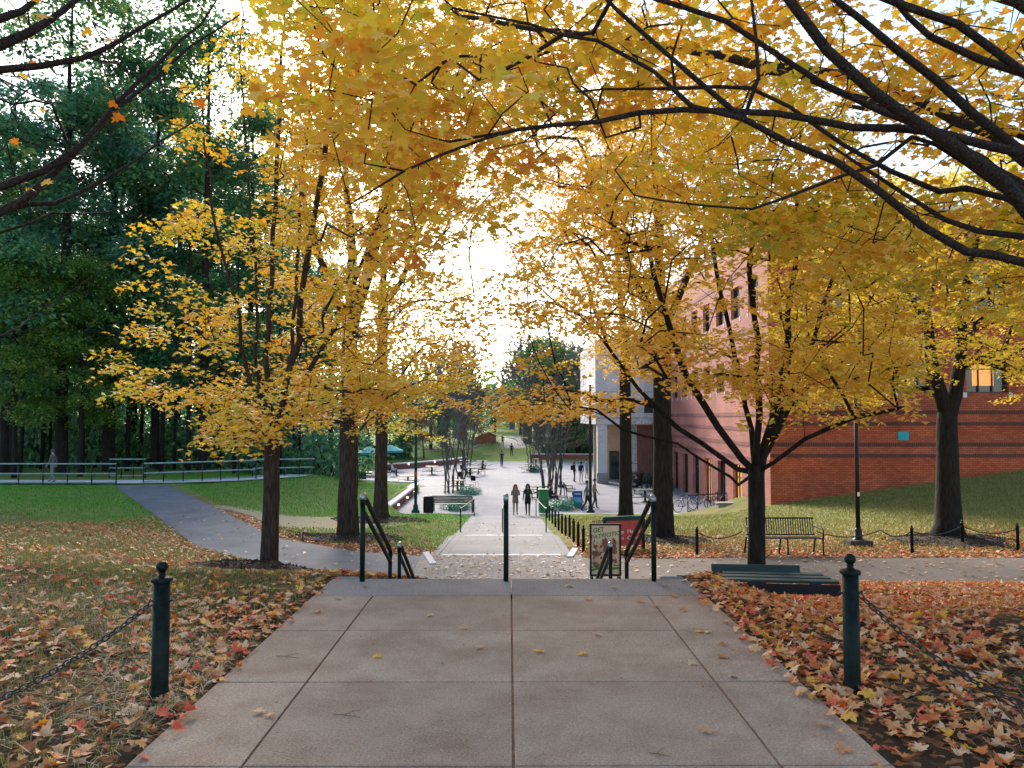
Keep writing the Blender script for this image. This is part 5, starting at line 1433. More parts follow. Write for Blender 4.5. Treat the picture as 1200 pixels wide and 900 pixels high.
alley('thick dark trunk of the nearer big tree right of the stairs, orange crown', 777, 632, 22.8, .37, [([(775, 340, 22.8), (770, 230, 23), (765, 120, 23)], .2), ([(755, 350, 22.4), (720, 270, 22), (690, 190, 21.8)], .16), ([(800, 340, 23.2), (830, 260, 23.5), (845, 180, 23.6)], .14)],
      [(600, 440), (590, 330), (640, 250), (680, 150), (760, 90), (850, 150), (870, 280), (830, 400), (790, 440), (730, 430), (690, 460), (640, 470)], 300, 22.6, 2.0, 'leaf_gold', [(692, 442, 24, 28, 1), (640, 425, 60, 50, .9), (640, 330, 30, 40, .6), (800, 400, 40, 60, .6), (560, 330, 40, 50, .35)], 'bark_dark', fz=6.2, poly2=[(580, 60), (720, 0), (860, 40), (860, 200), (700, 240), (640, 300), (590, 300), (570, 200)], n2=300)
alley('thick trunk of the farther big tree right of the stairs, by the plaza edge', 733, 608, 30.0, .31, [([(730, 380, 30), (722, 280, 30), (715, 170, 30)], .18), ([(712, 400, 29.5), (690, 340, 29.3), (665, 280, 29)], .14), ([(748, 390, 30.4), (765, 320, 30.8)], .12)],
      [(610, 430), (620, 330), (660, 250), (720, 170), (780, 220), (800, 340), (780, 430), (740, 450), (690, 440), (640, 450)], 150, 30, 2.2, 'leaf_gold', [(692, 442, 24, 28, 1), (640, 425, 60, 50, .9), (690, 390, 40, 30, .6)], 'bark_dark', fz=7.5)
alley('big dark twin trunked tree with golden crown before the brick wall', 1112, 627, 22.0, .40, [([(1095, 440, 22), (1085, 360, 22), (1060, 280, 22), (1040, 200, 22)], .22), ([(1125, 430, 22), (1130, 340, 22.2), (1150, 250, 22.3), (1160, 150, 22.4)], .22)],
      [(945, 455), (900, 380), (900, 300), (960, 230), (1060, 200), (1180, 170), (1290, 230), (1310, 380), (1270, 440), (1190, 450), (1175, 475), (1130, 440), (1060, 455), (1010, 475)], 520, 21.6, 2.0, 'leaf_lime', [(1105, 455, 25, 20, 1), (1160, 445, 25, 12, .8)], 'bark_dark', fz=3.6, vsh=.16)

# ---- near maple off the right edge, limbs over the walkway
trx, try_ = 6.3, 5.2
zb = Hs(trx, try_); G = Grow()
tr = G.stem_line([(trx, try_, zb - .1), (trx - .03, try_, zb + .8), (trx - .10, try_, zb + 1.5)], [.26, .22, .21], wig=.005)
fk = tr[-1]; fp = G.p[fk]


def Z2(pts, ds):  # read off a 2x enlargement of the photo's upper right quarter
    return [at(600 + a / 2, b_ / 2, d) for (a, b_), d in zip(pts, ds)]


def limb(pts, da, db, r0, r1, wig=.008):
    P = Z2(pts, np.linspace(da, db, len(pts)))
    mid = lerp(np.array(fp), P[0], .55); mid[2] -= .10
    return G.stem_line([tuple(fp), tuple(mid)] + [tuple(q) for q in P], [r0 * 1.6, r0 * 1.25] + list(np.linspace(r0, r1, len(P))), par=fk, wig=wig, step=.22)


limb([(1215, 500), (1150, 420), (1050, 350), (930, 270), (840, 210), (740, 110), (650, 0), (590, -90)], 5.0, 4.7, .047, .028)
limb([(1215, 362), (1100, 340), (1000, 312), (800, 296), (620, 268), (400, 258), (200, 285), (0, 305), (-140, 330)], 5.2, 4.6, .036, .009)
limb([(1215, 622), (1060, 590), (960, 530), (860, 450), (760, 380), (640, 330), (540, 280), (430, 190), (330, 100), (240, 20), (180, -50)], 4.9, 4.4, .030, .011)
limb([(1215, 365), (1080, 270), (1000, 190), (900, 110), (820, 45), (740, -10), (660, -80)], 5.4, 5.2, .036, .018)
limb([(1215, 185), (1100, 140), (980, 85), (925, 35), (860, -40)], 5.6, 5.4, .032, .016)
limb([(1215, 553), (1100, 545), (1010, 515), (900, 440), (800, 380), (740, 340)], 5.3, 5.9, .026, .010)
limb([(1160, 470), (1000, 450), (880, 400), (780, 340), (650, 250), (560, 205), (380, 205), (150, 210)], 5.6, 5.6, .024, .008)
limb([(1000, 312), (870, 265), (720, 195), (600, 120), (500, 55), (400, 20), (250, -40)], 5.2, 4.8, .026, .010)
limb([(1150, 440), (940, 320), (850, 385), (770, 415), (640, 465), (560, 490), (450, 485), (280, 460)], 5.3, 5.0, .018, .006)
j = G.nearest(Z2([(590, 250)], [4.5])[0]); G.stem_line([tuple(G.p[j])] + [tuple(q) for q in Z2([(578, 180), (568, 90), (560, 0), (552, -60)], [4.45] * 4)], [.016, .014, .012, .010, .008], par=j, step=.2, wig=.005)
j = G.nearest(Z2([(540, 280)], [4.45])[0]); G.stem_line([tuple(G.p[j])] + [tuple(q) for q in Z2([(420, 250), (330, 170), (200, 100), (40, 60), (-150, 20)], [4.4, 4.4, 4.3, 4.2, 4.2])], [.018, .016, .013, .011, .008, .006], par=j, step=.2, wig=.008)
j = G.nearest(Z2([(0, 305)], [4.65])[0]); G.stem_line([tuple(G.p[j])] + [tuple(q) for q in Z2([(-250, 400), (-380, 480), (-420, 330)], [4.5, 4.4, 4.2])], [.010, .008, .006, .004], par=j, step=.2, wig=.008)
# upper wood of the same tree, behind and above
for tgt, r in (((4.0, 9.5, 5.6), .08), ((1.5, 8.6, 5.9), .07), ((6.5, 10.5, 6.2), .08), ((2.8, 6.0, 5.4), .08), ((-.6, 7.4, 5.6), .05), ((8.0, 7.0, 6.5), .07), ((0.2, 4.6, 4.9), .045)):
    mid = lerp(np.array(fp), np.array(tgt), .5) + np.array([0, 0, .8]); G.stem_line([tuple(fp), tuple(mid), tgt], [r, r * .6, .02], par=fk, wig=.02, step=.3)
A = crown_points([(585, -90), (1330, -90), (1330, 150), (1180, 160), (1000, 110), (900, 90), (760, 130), (640, 130), (600, 60)], 125, 6.7, 1.0, (), 5.5)
B = crown_points([(620, 60), (1330, 60), (1330, 330), (1230, 345), (1120, 260), (960, 200), (800, 190), (680, 220), (615, 150)], 125, 7.6, 1.0, [(640, 190, 40, 60, .6)], 6.2)
Cc = crown_points([(330, -80), (620, -80), (615, 110), (570, 160), (520, 150), (470, 190), (425, 215), (375, 190), (340, 110), (320, 40)], 34, 4.6, .6, [(590, 180, 60, 60, .8), (350, 60, 14, 40, .5)], 3.4)
D = crown_points([(420, 60), (620, 20), (640, 200), (600, 260), (500, 280), (430, 300)], 80, 7.5, 1.0, [(560, 280, 60, 60, .9)], 5.8)
E = crown_points([(760, 180), (960, 200), (1330, 240), (1330, 430), (1200, 400), (1080, 330), (1000, 320), (880, 295), (790, 255)], 150, 8.0, .7, (), 6.4)
tg = np.vstack([A, B, Cc, D, E])
vs_ = np.concatenate([np.full(len(A), .0), np.full(len(B), -.05), np.full(len(Cc), -.02), np.full(len(D), .05), np.full(len(E), -.22)])
make_tree('maple_tree', 'near golden maple reaching its long dark limbs over the walkway from the right', 'tree', (trx, try_, zb), G, tg, 'leaf_yellow', 'bark_limb', None, .0034, .40, dict(n=32, R=.30, thick=.06, size=.108, tpl='maple', droop=.3, tilt=.5, vshift=vs_, hang=.5), dict(step=.22, up=.05, jit=.05, zpen=.3, lpen=.03), .4, bare=crown_points([(560, -60), (1230, -60), (1230, 300), (1000, 240), (820, 200), (640, 200), (500, 170)], 190, 5.0, .35, (), 4.3))

# ---- near bare tree off the left edge
trx, try_ = -5.4, 4.6
zb = Hs(trx, try_); G = Grow()
tr = G.stem_line([(trx, try_, zb - .1), (trx + .02, try_, zb + .9), (trx + .08, try_, zb + 1.7)], [.17, .15, .14], wig=.005)
fk = tr[-1]; fp = G.p[fk]


def limb3(pts, da, db, r0, r1):  # 2x enlargement of the upper left quarter
    P = [at(a / 2, b_ / 2, d) for (a, b_), d in zip(pts, np.linspace(da, db, len(pts)))]
    mid = lerp(np.array(fp), P[0], .5)
    return G.stem_line([tuple(fp), tuple(mid)] + [tuple(q) for q in P], [r0 * 1.6, r0 * 1.4] + list(np.linspace(r0 * 1.25, r1 * 1.3, len(P))), par=fk, wig=.010, step=.18)


limb3([(-30, 520), (60, 460), (150, 385), (230, 300), (330, 210), (450, 110), (560, 30)], 4.3, 5.4, .022, .004)
limb3([(-30, 450), (100, 395), (190, 340), (280, 240), (380, 140), (470, 50), (520, -20)], 4.4, 5.2, .021, .004)
limb3([(-30, 165), (90, 155), (200, 140), (330, 70), (440, 0), (520, -60)], 4.0, 4.6, .019, .004)
limb3([(-30, 120), (60, 80), (120, 45), (190, -10)], 4.0, 4.3, .024, .010)
limb3([(-30, 60), (50, 25), (110, -20)], 3.9, 4.1, .020, .010)
limb3([(-30, 505), (120, 470), (250, 420), (380, 330), (480, 270)], 4.5, 5.6, .014, .003)
limb3([(-30, 800), (80, 740), (200, 660), (290, 600)], 4.8, 6.0, .007, .003)
limb3([(-30, 560), (120, 500), (250, 500), (330, 480)], 4.5, 5.4, .008, .003)
tg = np.vstack([crown_points([(0, 20), (150, 10), (270, 10), (240, 110), (160, 190), (60, 260), (0, 250)], 110, 4.8, .5, (), 3.8), crown_points([(-160, -80), (180, -60), (60, 0), (0, 60), (-120, 240)], 40, 4.4, .5, (), 3.6)])
dirs = G.reach(tg, step=.18, up=.03, jit=.05, zpen=.2, lpen=.02)
wood, twig = G.meshes(np.array((trx, try_, zb)), .0022, .45)
flare(wood, 0, .5, .4)
t = thing('bare_tree', 'near bare branched tree reaching in from the left edge with a few orange leaves', 'tree', (trx, try_, zb)); wood.build('trunk', 'bark_limb', t); twig.build('branches', 'bark_limb', t)
sel = rng.choice(len(tg), 22, replace=False)
V, F, val = leaf_cloud(*sprays(tg[sel], dirs[sel], n=2, R=.08, thick=.03, size=.085, tpl='maple', vshift=np.full(22, .3), hang=.8))
link('crown', np_mesh('crown', V - np.array((trx, try_, zb)), F, val, ['leaf_gold']), t)


# ---- woods on the left: tall leafy trees
def wood_proto(h, rad, r, n, leaf, bark='bark_dark', size=.27, cb=.30, nl=84, R=1.15, crooked=.25):
    G = Grow(); a = rng.normal(0, crooked, 2)
    tr = G.stem_line([(0, 0, -.3), (a[0] * .3, a[1] * .3, h * .3), (a[0], a[1], h * .6), (a[0] * .8, a[1] * 1.3, h * .93)], [r, r * .8, r * .5, .04], wig=.03, step=.8)
    tg = []
    lobes = []
    for k in range(17):
        u = (k + .5) / 17; z = h * (cb + .05 + (.93 - cb) * u); prof = math.sin(PI * min(1, u * .74 + .2)) ** .7; q = k * 2.4 + rng.normal(0, .4)
        lobes.append(np.array([math.cos(q) * rad * .62 * prof, math.sin(q) * rad * .62 * prof, z, rad * rng.uniform(.30, .50)]))
    while len(tg) < n:
        lb = lobes[rng.integers(len(lobes))]; v = rng.normal(0, 1, 3); v /= np.linalg.norm(v); v[2] = abs(v[2]) * .9 - .25; v = v * lb[3] * rng.uniform(.55, 1.05)
        tg.append((lb[0] + v[0], lb[1] + v[1], min(h * 1.02, lb[2] + v[2])))
    while len(tg) < 0:
        u = rng.uniform(0, 1); z = h * (cb + (1 - cb) * u); prof = math.sin(PI * min(1, u * .86 + .14)) ** .6; q = rng.uniform(0, 2 * PI); rr = rad * prof * math.sqrt(rng.uniform(.12, 1)) * (1 + .3 * math.sin(q * 3 + u * 9))
        tg.append((math.cos(q) * rr, math.sin(q) * rr, z - .10 * rr))
    tg = np.array(tg); dirs = G.reach(tg, step=.8, up=.06, jit=.06, zpen=.8)
    wood, twig = G.meshes(np.zeros(3), .012, .5); flare(wood, 0, .6, .35)
    V, F, val = leaf_cloud(*sprays(tg, dirs, n=nl, R=R, thick=R * .22, size=size, tpl='oval', droop=.3, tilt=.65, hang=.7, vshift=rng.normal(0, .22, len(tg))))
    return wood, twig, np_mesh('crown', V, F, val, [leaf])


def wood_tree(name, label, p, parts, bark, group, rz=0, sc=1, proto=None):
    if proto is not None: return dup(proto, p, rz, label, group, sc)
    t = thing(name, label, 'tree', p, rz, group); w, tw, cr = parts
    w.build('trunk', bark, t); tw.build('branches', bark, t); link('crown', cr, t); t.scale = (sc,) * 3 if not hasattr(sc, '__len__') else sc
    return t


GW = 'tall trees of the dark woods'
protos = [('leaf_teal', 26, 4.6, .42), ('leaf_green', 24, 4.2, .30), ('leaf_mid', 22, 4.0, .26), ('leaf_green', 28, 5.0, .34)]
PR = [wood_proto(h, rad * 1.12, r, 260, lf, cb=cb) for (lf, h, rad, r), cb in zip(protos, (.12, .15, .20, .13))]
first = [None] * 4
front = [(8, 49, 0, 'tall blue green tree at the left edge behind the railing', 1.0), (73, 47.5, 3, 'thickest dark trunk of the woods, behind the walking man', 1.15), (128, 50, 0, 'tall blue green tree right of the thickest woodland trunk', 1.0), (182, 52, 1, 'tall dark green tree straight behind the asphalt path head', (1.0, 1.0, 1.28)),
         (238, 49.5, 3, 'dark green tree behind the middle of the long railing', (.95, .95, 1.12)), (292, 54, 1, 'dark green tree half hidden behind the left maple', (.9, .9, 1.15)), (345, 57, 2, 'lighter green tree right of the left maple, at the woods edge', .72), (388, 66, 1, 'dark green tree behind the first big left trunk', .72)]
for px, d, k, lab, s in front:
    x = at(px, 500, d)[0]; z = Hs(x, d)
    t = wood_tree('woodland_tree', lab, (x, d, z - .05), PR[k], 'bark_dark', GW, px * .7, s, first[k]); first[k] = first[k] or t
front2 = [(95, 45.5, 2, 'lighter green smaller tree right of the walking man, before the dark trunks', (.62, .62, .60)), (18, 44.5, 2, 'lighter green smaller tree left of the walking man', (.60, .60, .62))]
for px, d, k, lab, s in front2:
    x = at(px, 500, d)[0]; wood_tree('woodland_tree', lab, (x, d, Hs(x, d) - .05), PR[k], 'bark_dark', GW, px, s, first[k])
deep = [(-40, 58, 1), (35, 60, 2), (100, 63, 3), (155, 60, 0), (208, 66, 1), (262, 62, 2), (315, 70, 0), (362, 78, 3), (20, 74, 0), (85, 78, 1), (140, 80, 2), (230, 82, 3), (290, 90, 1), (-90, 70, 3), (-100, 52, 0)]
for px, d, k in deep:
    x = at(px, 500, d)[0]; z = Hs(x, d)
    wood_tree('woodland_tree', 'green tree deep in the woods, showing only between nearer crowns and trunks', (x, d, z - .05), PR[k], 'bark_dark', 'trees deep in the woods', px * .37, (.95, .95, 1.0 + (px % 7) * .05), first[k])
# slim dark trunks
G = MB(); G.tube([(0, 0, -.3), (.1, 0, 5), (.05, .1, 11), (.2, 0, 17)], [.13, .11, .08, .03], 8)
st = None
for i, px in enumerate((25, 50, 98, 112, 150, 165, 205, 222, 258, 275, 305, 328, 15, 60, 190, 350)):
    d = 47 + (i * 5.3) % 9; x = at(px, 500, d)[0]; z = Hs(x, d)
    if st is None:
        st = thing('slim_tree', 'slim dark woodland trunk between the bigger trees', 'tree', (x, d, z), 0, 'slim dark trunks in the woods'); G.build('trunk', 'bark_dark', st)
        tg_ = np.array([(rng.normal(0, 1.0), rng.normal(0, 1.0), rng.uniform(9, 18)) for k in range(16)])
        V, F, val = leaf_cloud(*sprays(tg_, np.tile([1.0, 0, 0], (16, 1)), n=40, R=.8, thick=.2, size=.3, tpl='oval', tilt=.7)); link('crown', np_mesh('crown', V, F, val, ['leaf_green']), st)
    else: dup(st, (x, d, z), i * 1.3, scale=.85 + .3 * ((i * 37) % 10) / 10)


# understory bushes
def bush_mesh(r, h, n, leaf, size=.2, flat=.8):
    u = rng.normal(0, 1, (n, 3)); u /= np.linalg.norm(u, axis=1, keepdims=True); u[:, 2] = np.abs(u[:, 2]); rr = rng.uniform(.35, 1, n) ** .5
    q = np.arctan2(u[:, 1], u[:, 0]); rr *= 1 + .22 * np.sin(q * 4 + u[:, 2] * 6) 
    pos = u * rr[:, None] * np.array([r, r, h]); nrm = u + rng.normal(0, .5, (n, 3)); tip = rng.normal(0, 1, (n, 3)); tip[:, 2] -= .4
    V, F, val = leaf_cloud(pos, nrm, tip, size * rng.uniform(.7, 1.3, n), rng.beta(2, 2, n), 'oval')
    return np_mesh('foliage', V, F, val, [leaf])


def stems_mb(r, h, n=7):
    m_ = MB()
    for k in range(n): a = k * 2.4; m_.tube([(0.05 * math.cos(a), .05 * math.sin(a), -.1), (r * .35 * math.cos(a), r * .35 * math.sin(a), h * .45), (r * .6 * math.cos(a), r * .6 * math.sin(a), h * .8)], [.03, .02, .008], 5)
    return m_


bm1, bm2, bm3 = bush_mesh(2.0, 2.6, 1500, 'leaf_green', .24), bush_mesh(1.8, 2.0, 1300, 'leaf_mid', .22), bush_mesh(.9, .5, 900, 'leaf_teal', .11)
ub = None
for i, px in enumerate((-30, 15, 55, 105, 135, 170, 215, 250, 285, 330, 365, 385, 70, 300, -5, 35, 85, 120, 150, 195, 232, 268, 310, 345, 0, 180)):
    d = 52 + (i * 3.7) % 20; x = at(px, 500, d)[0]; z = Hs(x, d) - .1
    if ub is None:
        ub = thing('woodland_bush', 'dark green bush in the shade under the woodland trees', 'bush', (x, d, z), 0, 'bushes under the woods'); link('foliage', bm1, ub); stems_mb(2.0, 2.6).build('stems', 'bark_dark', ub)
    else: dup(ub, (x, d, z), i * .9, scale=(1.5, 1.3, 1.0 + 1.1 * ((i * 7) % 5) / 5))
for k, (px, py, lab) in enumerate(((536, 597, 'low blue green shrub under the green slatted bench'), (657, 597, 'low blue green shrub under the right bare trees, left of the newspaper box'), (549, 579, 'low blue green shrub at the foot of the left bare trees'), (627, 553, 'low blue green shrub far right of the open walk'), (668, 594, 'low blue green shrub right of the bright green box'))):
    q = pz(px, py); t = thing('low_shrub', lab, 'shrub', q, k, 'low shrubs on the plaza'); link('foliage', bm3, t); stems_mb(.5, .4, 5).build('stems', 'bark_dark', t)


# ---- bare trees of the plaza
def bare_proto(h, spread, nst, r, n, rtip=.006):
    G = Grow(); root = G.node((0, 0, -.35), -1, r, True)
    for k in range(nst):
        a = k * 2 * PI / nst + rng.normal(0, .3); e = rng.uniform(.12, .26) * spread; q = (math.cos(a), math.sin(a))
        G.stem_line([(q[0] * .16, q[1] * .16, -.2), (q[0] * .30, q[1] * .30, h * .18), (q[0] * e * 1.2, q[1] * e * 1.2, h * .45), (q[0] * e * 2.1, q[1] * e * 2.1, h * .78)], [r, r * .8, r * .55, .02], par=root, wig=.04, step=.35)
    tg = []
    while len(tg) < n:
        u = rng.uniform(.32, 1); q = rng.uniform(0, 2 * PI); rr = spread * math.sqrt(rng.uniform(0, 1)) * math.sin(PI * min(1, .25 + .62 * u)) ; tg.append((math.cos(q) * rr, math.sin(q) * rr, h * u))
    G.reach(np.array(tg), step=.4, up=.0, jit=.05, zpen=1.6); return G.meshes(np.zeros(3), rtip, .5)


b1, b2 = bare_proto(7.0, 2.6, 5, .046, 430, .0040), bare_proto(7.8, 2.9, 4, .056, 430, .0042)
bp_ = [None, None]
for px, py, k, lab, s in ((527, 578, 0, 'bare multi stemmed tree behind the green slatted bench', 1.25), (540, 573, 1, 'bare tree right beside the empty chairs on the left', 1.15), (548, 556, 0, 'bare tree further back on the left of the open walk', 1.2), (641, 583, 1, 'bare tree above the bright green box', 1.35), (651, 580, 0, 'bare multi stemmed tree right of the bright green box', 1.4), (646, 566, 1, 'bare tree behind the pair of bare trees on the right', 1.1), (622, 552, 0, 'bare tree far back on the right of the open walk', 1.1), (526, 550, 1, 'bare tree at the back left of the plaza', 1.0), (760, 574, 0, 'slim bare tree before the brick infill wall', .8)):
    q = pz(px, py)
    if bp_[k] is None:
        t = thing('bare_tree', lab, 'tree', q, 0, 'bare trees of the plaza'); w, tw = (b1, b2)[k]; w.build('trunk', 'bark_grey', t); tw.build('branches', 'bark_grey', t); t.scale = (s,) * 3; bp_[k] = t
    else: dup(bp_[k], q, px * 1.3, lab, None, s)
# grey leafless and green trees beyond the plaza
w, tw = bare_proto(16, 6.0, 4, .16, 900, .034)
gt = None
for i, (px, d) in enumerate(((540, 125), (632, 108), (668, 116), (700, 110), (520, 112), (648, 128), (616, 136), (480, 120), (690, 100), (618, 118), (655, 106), (640, 145), (600, 158), (535, 130), (682, 130))):
    x = at(px, 500, d)[0]; z = Hs(x, d); lab = 'grey leafless tree beyond the far end of the plaza'
    if gt is None:
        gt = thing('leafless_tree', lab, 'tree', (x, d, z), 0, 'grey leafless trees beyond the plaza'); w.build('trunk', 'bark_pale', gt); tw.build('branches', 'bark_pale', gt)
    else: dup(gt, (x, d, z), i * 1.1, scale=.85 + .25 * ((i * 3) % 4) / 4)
pg = wood_proto(11, 4.0, .28, 90, 'leaf_mid', cb=.18, size=.28, R=1.0)
pd = wood_proto(10, 4.2, .30, 100, 'leaf_green', cb=.10, size=.30, R=1.1)
pg1 = wood_tree('green_tree', 'bright green tree behind the right bare trees', (at(690, 500, 84)[0], 97.5, Hs(14, 97)), pg, 'bark_dark', 'green trees around the far end of the plaza', 0, .9)
for px, d, lab, s in ((648, 104, 'green tree with a high crown above the right bare trees', 1.35), (610, 140, 'far green tree behind the shed, right of the far walk', .9), (680, 120, 'far green tree right of the leafless trees', 1.2)):
    x = at(px, 500, d)[0]; dup(pg1, (x, d, Hs(x, d)), px, lab, scale=s)
pd1 = wood_tree('green_tree', 'dark green tree behind the lawn beyond the left picnic tables', (at(505, 500, 108)[0], 108, Hs(-10, 108)), pd, 'bark_dark', 'green trees around the far end of the plaza', 0, .9)
for px, d, lab, s in ((545, 128, 'dark green tree just left of the garden shed', 1.0), (470, 100, 'dark green tree beyond the teal parasols', .95), (580, 150, 'dark green tree right behind the garden shed', .8), (628, 150, 'dark green tree behind the far brick wall', .9), (715, 106, 'dark green tree left of the white building', .8), (668, 104, 'dark green tree behind the long end wall', .7), (430, 92, 'dark green tree behind the first big left trunk and the parasols', 1.0)):
    x = at(px, 500, d)[0]; dup(pd1, (x, d, Hs(x, d)), px, lab, scale=s)
rt = wood_proto(5.5, 2.2, .12, 60, 'leaf_rust', cb=.3, size=.2, R=.7, nl=26)
r1 = wood_tree('rusty_tree', 'small rust coloured tree left of the bare plaza trees', (at(497, 500, 96)[0], 96, Hs(-11, 96)), rt, 'bark_grey', 'rust coloured small trees', 0, 1)
dup(r1, (at(553, 500, 104)[0], 104, Hs(-5, 104)), 2, 'small rust coloured tree right of the lawn beyond the plaza')
hedge_v = bush_mesh(1.0, 1.6, 1800, 'leaf_green', .22)
hd_ = None
for i, (x, y) in enumerate(((6, 98.5), (9, 99.5), (12, 98), (15, 100), (-14, 96), (-19, 98), (-24, 94))):
    lab = 'dark hedge bush behind the long end wall' if x > 0 else 'dark hedge bush beyond the service road'
    if hd_ is None: hd_ = thing('hedge_bush', lab, 'bush', (x, y, Hs(x, y)), 0, 'hedge bushes'); link('foliage', hedge_v, hd_); stems_mb(1, 1.5).build('stems', 'bark_dark', hd_); hd_.scale = (2.2, 1.6, 1.6)
    else: dup(hd_, (x, y, Hs(x, y)), i, lab)
# far-off woods closing the horizon, one mass
pos = []; pos2 = []
for k in range(150):
    a = rng.uniform(-1.25, 1.25); rr = rng.uniform(170, 215); cx_, cy_ = math.sin(a) * rr, math.cos(a) * rr; hh = rng.uniform(4, 8)
    q = rng.normal(0, 1, (130, 3)) * np.array([4.0, 3.0, hh * .45]); q[:, 2] += hh * .8; pos.append(q + np.array([cx_, cy_, Hs(cx_, cy_)]))
for k in range(64):
    cx_ = rng.uniform(-75, -17); cy_ = rng.uniform(72, 92); hh = rng.uniform(8, 15); q = rng.normal(0, 1, (420, 3)) * np.array([2.6, 2.0, hh * .5]); q[:, 2] = np.abs(q[:, 2]); pos2.append(q + np.array([cx_, cy_, Hs(cx_, cy_)]))
pos2 = np.vstack(pos2); n = len(pos2); V, F, val = leaf_cloud(pos2, rng.normal(0, 1, (n, 3)) + [0, -.3, .6], rng.normal(0, 1, (n, 3)), rng.uniform(.3, .7, n), rng.beta(2, 2, n), 'oval')
tag(link('undergrowth', np_mesh('undergrowth', V, F, val, ['leaf_green'])), 'dark undergrowth deep under the left woods', 'undergrowth', None, 'stuff')
pos = np.vstack(pos); n = len(pos); V, F, val = leaf_cloud(pos, rng.normal(0, 1, (n, 3)) + [0, -.3, .6], rng.normal(0, 1, (n, 3)), rng.uniform(1.2, 2.4, n), rng.beta(2, 2, n), 'oval')
tag(link('far_woods', np_mesh('far_woods', V, F, val, ['leaf_green'])), 'far-off dark woods along the horizon', 'woods', None, 'stuff')

# ================================================================== GROUND COVER
# mulch rings
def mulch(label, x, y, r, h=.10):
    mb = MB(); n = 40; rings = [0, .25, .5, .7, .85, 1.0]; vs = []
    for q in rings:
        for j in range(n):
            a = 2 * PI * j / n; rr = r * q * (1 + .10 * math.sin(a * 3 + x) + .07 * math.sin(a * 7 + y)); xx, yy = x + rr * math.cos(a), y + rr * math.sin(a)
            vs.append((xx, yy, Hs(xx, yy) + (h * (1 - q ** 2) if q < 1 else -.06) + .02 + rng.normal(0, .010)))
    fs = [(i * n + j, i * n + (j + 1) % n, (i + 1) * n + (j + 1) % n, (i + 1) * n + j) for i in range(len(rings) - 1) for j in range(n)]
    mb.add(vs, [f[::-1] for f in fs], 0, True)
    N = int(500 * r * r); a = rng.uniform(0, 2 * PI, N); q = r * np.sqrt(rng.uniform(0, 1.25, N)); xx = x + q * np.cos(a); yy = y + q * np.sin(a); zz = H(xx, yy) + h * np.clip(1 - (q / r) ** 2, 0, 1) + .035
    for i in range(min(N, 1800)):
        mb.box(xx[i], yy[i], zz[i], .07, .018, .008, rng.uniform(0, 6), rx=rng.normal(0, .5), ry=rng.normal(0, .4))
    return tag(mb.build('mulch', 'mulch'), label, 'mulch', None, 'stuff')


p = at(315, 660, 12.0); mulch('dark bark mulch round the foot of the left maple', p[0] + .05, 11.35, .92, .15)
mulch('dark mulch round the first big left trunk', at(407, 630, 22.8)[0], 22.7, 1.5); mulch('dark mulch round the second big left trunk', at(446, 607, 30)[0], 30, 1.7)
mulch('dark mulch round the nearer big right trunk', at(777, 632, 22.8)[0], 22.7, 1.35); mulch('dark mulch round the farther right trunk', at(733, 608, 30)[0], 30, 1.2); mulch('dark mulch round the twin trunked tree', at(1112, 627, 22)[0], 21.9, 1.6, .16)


def clear(x, y):
    """true where loose leaves may lie thick: off the walkway and paths"""
    yp = np.interp(-x, *PATH_NEAR); yq = np.interp(-x, *PATH_FAR)
    off = (np.abs(x) > 1.86) | (y > 8.1) | ((np.abs(x) > 1.72) & (np.sin(x * 771.3 + y * 517.7) > .35))
    off &= ~((np.abs(x) < 1.85) & (y > 7.9))
    off &= ~((x < 0) & (y > yp - .05) & (y < yq + .05)) & ~((x > 0) & (y > 15.7) & (y < 18.5))
    mx, my = at(315, 660, 12.0)[0] + .05, 11.35
    off &= ((x - mx) ** 2 + (y - my) ** 2 > .72) | (np.sin(x * 917.3 + y * 311.7) > .93)
    off &= ~((np.abs(x - bench_p[0] - .05) < .85) & (np.abs(y - bench_p[1] + .30) < .34))
    return off


def lay_leaves(x, y, size, tpl, lift=.012, flat=.32):
    N = len(x); z = np.where((np.abs(x) < 1.84) & (y < 7.95), 0.0, H(x, y)); e = .1
    gxn = -(H(x + e, y) - H(x - e, y)) / (2 * e); gyn = -(H(x, y + e) - H(x, y - e)) / (2 * e)
    gxn = np.clip(gxn, -.4, .4); gyn = np.clip(gyn, -.4, .4)
    nrm = np.stack([gxn + rng.normal(0, flat, N), gyn + rng.normal(0, flat, N), np.ones(N)], 1)
    a = rng.uniform(0, 2 * PI, N); tip = np.stack([np.cos(a), np.sin(a), 0 * a], 1)
    pos = np.stack([x, y, z + lift + rng.uniform(0, .03, N)], 1)
    return pos, nrm, tip, size, tpl, rng.uniform(-2.4, 2.0, N)


def patch(x, y, f=.9, s=0.0): return np.sin(x * f + s) * np.sin(y * f * 1.3 + s * 2) + .6 * np.sin(x * f * 2.7 + y * 1.9 + s)


def scatter(n, x0, x1, y0, y1, keep):
    x = rng.uniform(x0, x1, n); y = rng.uniform(y0, y1, n); k = keep(x, y) & clear(x, y)
    k &= np.abs(x) < (y * .70 + 1.5); return x[k], y[k]


